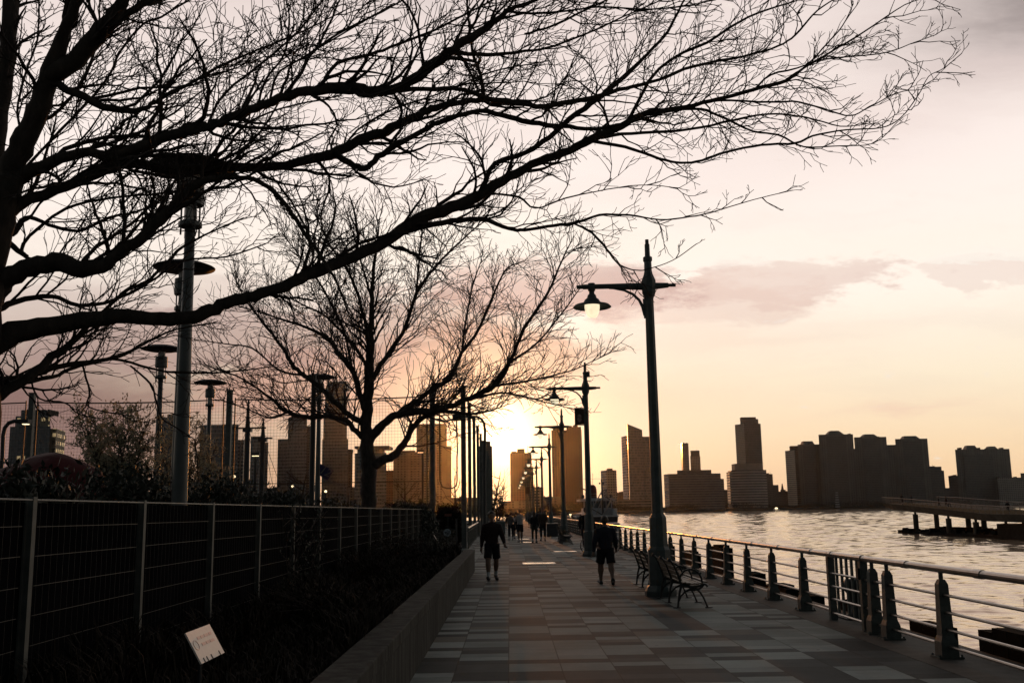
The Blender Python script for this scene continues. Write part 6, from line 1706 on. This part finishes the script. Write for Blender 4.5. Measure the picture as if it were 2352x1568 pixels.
        p0 = J['wr' + sd] + d * .03 + acr * .026; add.tube([p0, p0 + acr * .028 + d * .03, p0 + acr * .032 + d * .065], [.012, .011, .007], 6)
    n0_ = len(bm.verts)
    vs = [bm.verts.new(v) for v in add.v]
    for f_ in add.f:
        try: nf = bm.faces.new([vs[i] for i in f_]); nf.material_index = si; nf.smooth = True
        except ValueError: pass
    bm.to_mesh(me); bm.free()
    t = thing('person', label, 'person', (x, y, z), yaw, group)
    body = bpy.data.objects.new('body', me); C.objects.link(body); body.parent = t; body.scale = (k_,) * 3
    def child(name, fill, mtl, voxel=.018, it=3):
        b2 = MB(); fill(b2); m2 = remesh(b2, voxel, it, name); m2.materials.clear(); m2.materials.append(PM[mtl])
        o = bpy.data.objects.new(name, m2); C.objects.link(o); o.parent = t; o.scale = (k_,) * 3; return o
    def hairf(b2):
        capsule(b2, H + Vector((0, -.03, .035)), H + Vector((0, -.005, .055)), .113, .104, .95, 1.05); capsule(b2, H + Vector((0, -.05, -.01)), H + Vector((0, -.06, .03)), .075, .085, .95, .9)
        if hair == 'curly':
            rg = random.Random(2)
            for i in range(26): 
                a = rg.uniform(0, 6.28); e = rg.uniform(.25, 1.4); q = H + Vector((math.cos(a) * math.cos(e) * .10, -.02 + math.sin(a) * math.cos(e) * .11 - .02, .035 + math.sin(e) * .085))
                if q.y < H.y + .07: capsule(b2, q, q + Vector((0, 0, .012)), .026, .022)
        if hair == 'long':
            capsule(b2, H + Vector((0, -.06, 0)), H + Vector((0, -.10, -.22)), .09, .075, 1.1, .7)
        if hair == 'bun': capsule(b2, H + Vector((0, -.11, .03)), H + Vector((0, -.13, .04)), .05, .045)
    child('hair', hairf, 'hair', .014 if fine else .02, 2)
    if hair == 'cap':
        child('cap', lambda b2: (capsule(b2, H + Vector((0, -.015, .06)), H + Vector((0, .01, .075)), .108, .098, .95, 1.0), b2.box(tuple(H + Vector((0, .13, .06))), (.15, .13, .03))), 'navy')
    if short:
        def sh_(b2):
            capsule(b2, J['pel'] - Vector((0, 0, .06)), J['pel'] + Vector((0, 0, .06)), .155 * B, .148 * B, 1.08, .86)
            for sd in 'RL':
                e = J['hip' + sd].lerp(J['knee' + sd], .86) + Vector(((.012 if sd == 'R' else -.012), 0, 0)); b2.tube([J['hip' + sd] + Vector((0, 0, .03)), J['hip' + sd].lerp(J['knee' + sd], .45), e], [.105 * B, .104 * B, .106 * B], 14)
        child('shorts', sh_, bottom, .014)
    if sweater:
        def sw_(b2):
            capsule(b2, J['pel'] - Vector((0, 0, .02)), J['waist'], .158 * B, .155 * B, 1.08, .84); capsule(b2, J['waist'], J['chest'], .155 * B, .172 * B, 1.1, .8); capsule(b2, J['chest'], J['chest'] + Vector((0, 0, .05)), .165 * B, .125 * B, 1.12, .78)
            capsule(b2, J['chest'] + Vector((0, -.01, .10)), J['neck'] + Vector((0, -.005, -.01)), .11, .072)
            for sd in 'RL': capsule(b2, J['chest'] + Vector((0, 0, .06)), J['sh' + sd], .10, .074 * B); capsule(b2, J['neck'] - Vector((0, .01, .02)), J['sh' + sd], .062, .066); capsule(b2, J['sh' + sd], J['el' + sd], .074 * B, .066 * B); capsule(b2, J['el' + sd], J['el' + sd].lerp(J['wr' + sd], .9), .068 * B, .045)
        child('sweater', sw_, sweater)
    if extra == 'backpack':
        child('backpack', lambda b2: (b2.box(tuple(J['chest'] + Vector((0, -.20, -.05))), (.32, .17, .46), taper=(.8, .8)), b2.box(tuple(J['chest'] + Vector((0, -.29, -.13))), (.22, .08, .2))), 'black')
    if fine:
        b2 = MB()
        for s_ in (-1, 1): b2.lathe([(.001, -.010), (.011, -.004), (.011, .004), (.001, .010)], tuple(H + Vector((s_ * .031, .086, .012))), 8)
        o = b2.build('eyes', PM['hair'], t); o.scale = (k_,) * 3
        b2 = MB(); b2.tube([tuple(H + Vector((-.022, .084, -.058))), tuple(H + Vector((0, .092, -.058))), tuple(H + Vector((.022, .084, -.058)))], .004, 5); o = b2.build('mouth', PM['maroon'], t); o.scale = (k_,) * 3
        b2 = MB()
        for sd in 'RL':
            a, e = J['heel' + sd], J['toe' + sd]; d = (e - a).normalized()
            b2.tube([a - d * .03 - Vector((0, 0, .026)), e + d * .02 - Vector((0, 0, .024))], .034, 8, sq=1)
        o = b2.build('shoe_soles', PM['shoe_pale' if shoe == 'shoe' and sock == 'skin' else 'shoe'], t); o.scale = (k_,) * 3
        for i, v in enumerate(o.data.vertices): v.co.z = max(v.co.z, .002) if True else 0
    return t, J, k_
def at(px, py):
    p = G(px, py); return p.x, p.y
x, y = at(1131, 1333)
person('man in dark long sleeves and shorts with white socks walking towards us on the left', x, y, 1.76, R(183), legs=((.30, .08), (-.22, .30)), arms=((-.22, .20, .30), (.34, .30, .40)), top='maroon', bottom='black', hair='curly', fine=True, wide=1.10, sweater='maroon', bulk=1.04)
x, y = at(1393, 1342)
person('stocky man in dark sweater and shorts walking away in the right of the walk', x, y, 1.63, R(2), legs=((-.26, .50), (.30, .06)), arms=((.30, .26, .42), (-.26, .28, .2)), top='navy', bottom='black', sweater='navy', sock='skin', fine=True, bulk=1.16, wide=1.06)
x, y = at(1195, 1244.5)
G1 = 'people walking in the middle distance'
person('person in a pale sweater and dark shorts standing with raised hands in the group', x, y, 1.86, R(25), legs=((.05, .02), (-.08, .02)), arms=((.5, .1, 1.5), (.6, .12, 1.6)), top='pale', bottom='black', sweater='pale', shoe='shoe_pale', group=G1)
x, y = at(1174, 1240)
person('person in a grey top and dark trousers left of the pale sweater', x, y, 1.74, R(-10), legs=((.10, .02), (-.16, .06)), arms=((.1, .18, .2), (.3, .1, 1.3)), top='grey', bottom='black', short=False, group=G1, shoe='shoe_pale', hair='bun')
x, y = at(1186, 1237.5)
person('person with a black backpack between the grey top and the pale sweater', x, y, 1.74, R(8), legs=((-.1, .1), (.12, .03)), top='black', bottom='black', extra='backpack', group=G1)
x, y = at(1228, 1246)
person('woman with long hair, dark top and olive trousers in the group', x, y, 1.74, R(-12), legs=((.06, .03), (-.05, .04)), arms=((.2, .12, .8), (.1, .15, .3)), top='black', bottom='olive', short=False, hair='long', group=G1, bulk=.95)
x, y = at(1247.5, 1242)
person('person in a bulky dark jacket and leggings walking on the right of the group', x, y, 1.86, R(175), legs=((.14, .05), (-.12, .15)), arms=((.25, .22, 1.2), (.2, .2, 1.1)), top='brown', bottom='black', short=False, sweater='brown', group=G1, wide=1.1)
x, y = at(1165, 1213.5)
person('dark runner alone beyond the group on the left', x, y, 1.80, R(180), legs=((.3, .2), (-.2, .6)), arms=((-.3, .2, 1.2), (.3, .2, 1.2)), top='black', bottom='black', group=G1)
x, y = at(1217, 1211)
person('distant person in grey between the pale sweater and the woman with long hair', x, y, 1.68, R(2), legs=((.2, .1), (-.2, .2)), top='grey', bottom='black', short=False, group=G1)
x, y = at(1210, 1216)
person('distant person with a pale shirt half hidden behind the woman with long hair', x + .7, y, 1.66, R(185), legs=((.15, .1), (-.2, .3)), top='white', bottom='black', short=False, group=G1)
x, y = at(1237, 1219)
person('distant person in dark clothes seen between the two right-hand walkers', x, y, 1.78, R(0), legs=((.15, .1), (-.2, .3)), top='navy', bottom='black', short=False, group=G1)
cyc_x, cyc_y = 3.46, 43.0
person('cyclist in dark clothes and cap standing behind the second lamp post', 3.27, 43.45, 1.86, R(200), legs=((.08, .02), (-.05, .05)), arms=((.25, .35, .35), (.15, .30, .3)), top='black', bottom='navy', short=False, hair='cap', wide=1.15, sweater='black', bulk=1.15)
for i, (px, yy_, h, lb, tp_) in enumerate(((2061, 176, 1.78, 'person at the left end of the pier', 'black'), (2094, 173, 1.66, 'second person from the left end of the pier', 'navy'), (2156, 163, 1.74, 'dark figure in the middle of the pier', 'black'), (2173, 161, 1.80, 'bulky dark figure right of the middle of the pier', 'black'), (2180, 160, 1.62, 'grey figure close to the bulky dark one on the pier', 'grey'), (2313, 142, 1.75, 'dark person near the right edge of the pier', 'black'))):
    p = AY(px, 1150, yy_)
    person(lb, max(68.2, p.x), yy_, h, R(30 * i), top=tp_, bottom='black', short=False, z=pz(yy_), group='people standing on the pier')

# bicycle held by the cyclist
t = thing('bicycle', 'bicycle standing side-on behind the second lamp post and the man walking away', 'bicycle', (cyc_x + .32, 42.8, 0))
for wx in (-.50, .50):
    mb = MB(); mb.tube([(wx + .33 * math.cos(a * math.pi / 16), 0, .345 + .33 * math.sin(a * math.pi / 16)) for a in range(33)], .017, 6, cap=False); w_ = mb.build('wheel', M['rubber'], t)
    mb = MB(); mb.tube([(wx + .31 * math.cos(a * math.pi / 16), 0, .345 + .31 * math.sin(a * math.pi / 16)) for a in range(33)], .008, 4, cap=False)
    for a in range(12): mb.tube([(wx, 0, .345), (wx + .31 * math.cos(a * math.pi / 6), 0, .345 + .31 * math.sin(a * math.pi / 6))], .0022, 3)
    mb.lathe([(.02, -.03), (.02, .03)], (wx, 0, .345), 8); mb.build('rim', M['rail_steel'], w_)
mb = MB()
for a, b_ in (((.50, 0, .345), (.36, 0, .86)), ((-.08, 0, .30), (.38, 0, .74)), ((-.20, 0, .80), (.37, 0, .82)), ((-.08, 0, .30), (-.23, 0, .88)), ((-.50, 0, .345), (-.08, 0, .30)), ((-.50, 0, .345), (-.20, 0, .80))): mb.tube([a, b_], .015, 6)
mb.build('frame', M['black_iron'], t)
mb = MB(); mb.tube([(.36, 0, .86), (.34, 0, .96)], .014, 6); mb.tube([(.30, -.27, 1.0), (.34, -.2, .98), (.35, 0, .96), (.34, .2, .98), (.30, .27, 1.0)], .014, 6); mb.build('handlebar', M['black_iron'], t)
mb = MB(); mb.box((-.25, 0, .92), (.26, .13, .05), taper=(.8, .7)); mb.build('saddle', M['rubber'], t)
mb = MB(); mb.lathe([(.09, -.006), (.09, .006)], (0, 0, 0), 14)
for i, v in enumerate(mb.v): mb.v[i] = (v[0] - .08, v[2] - .04, v[1] + .30)
mb.tube([(-.08, -.05, .30), (.02, -.06, .15)], .01, 5); mb.box((.02, -.09, .15), (.08, .08, .02)); mb.build('crank', M['black_iron'], t)
bpy.context.view_layer.update()
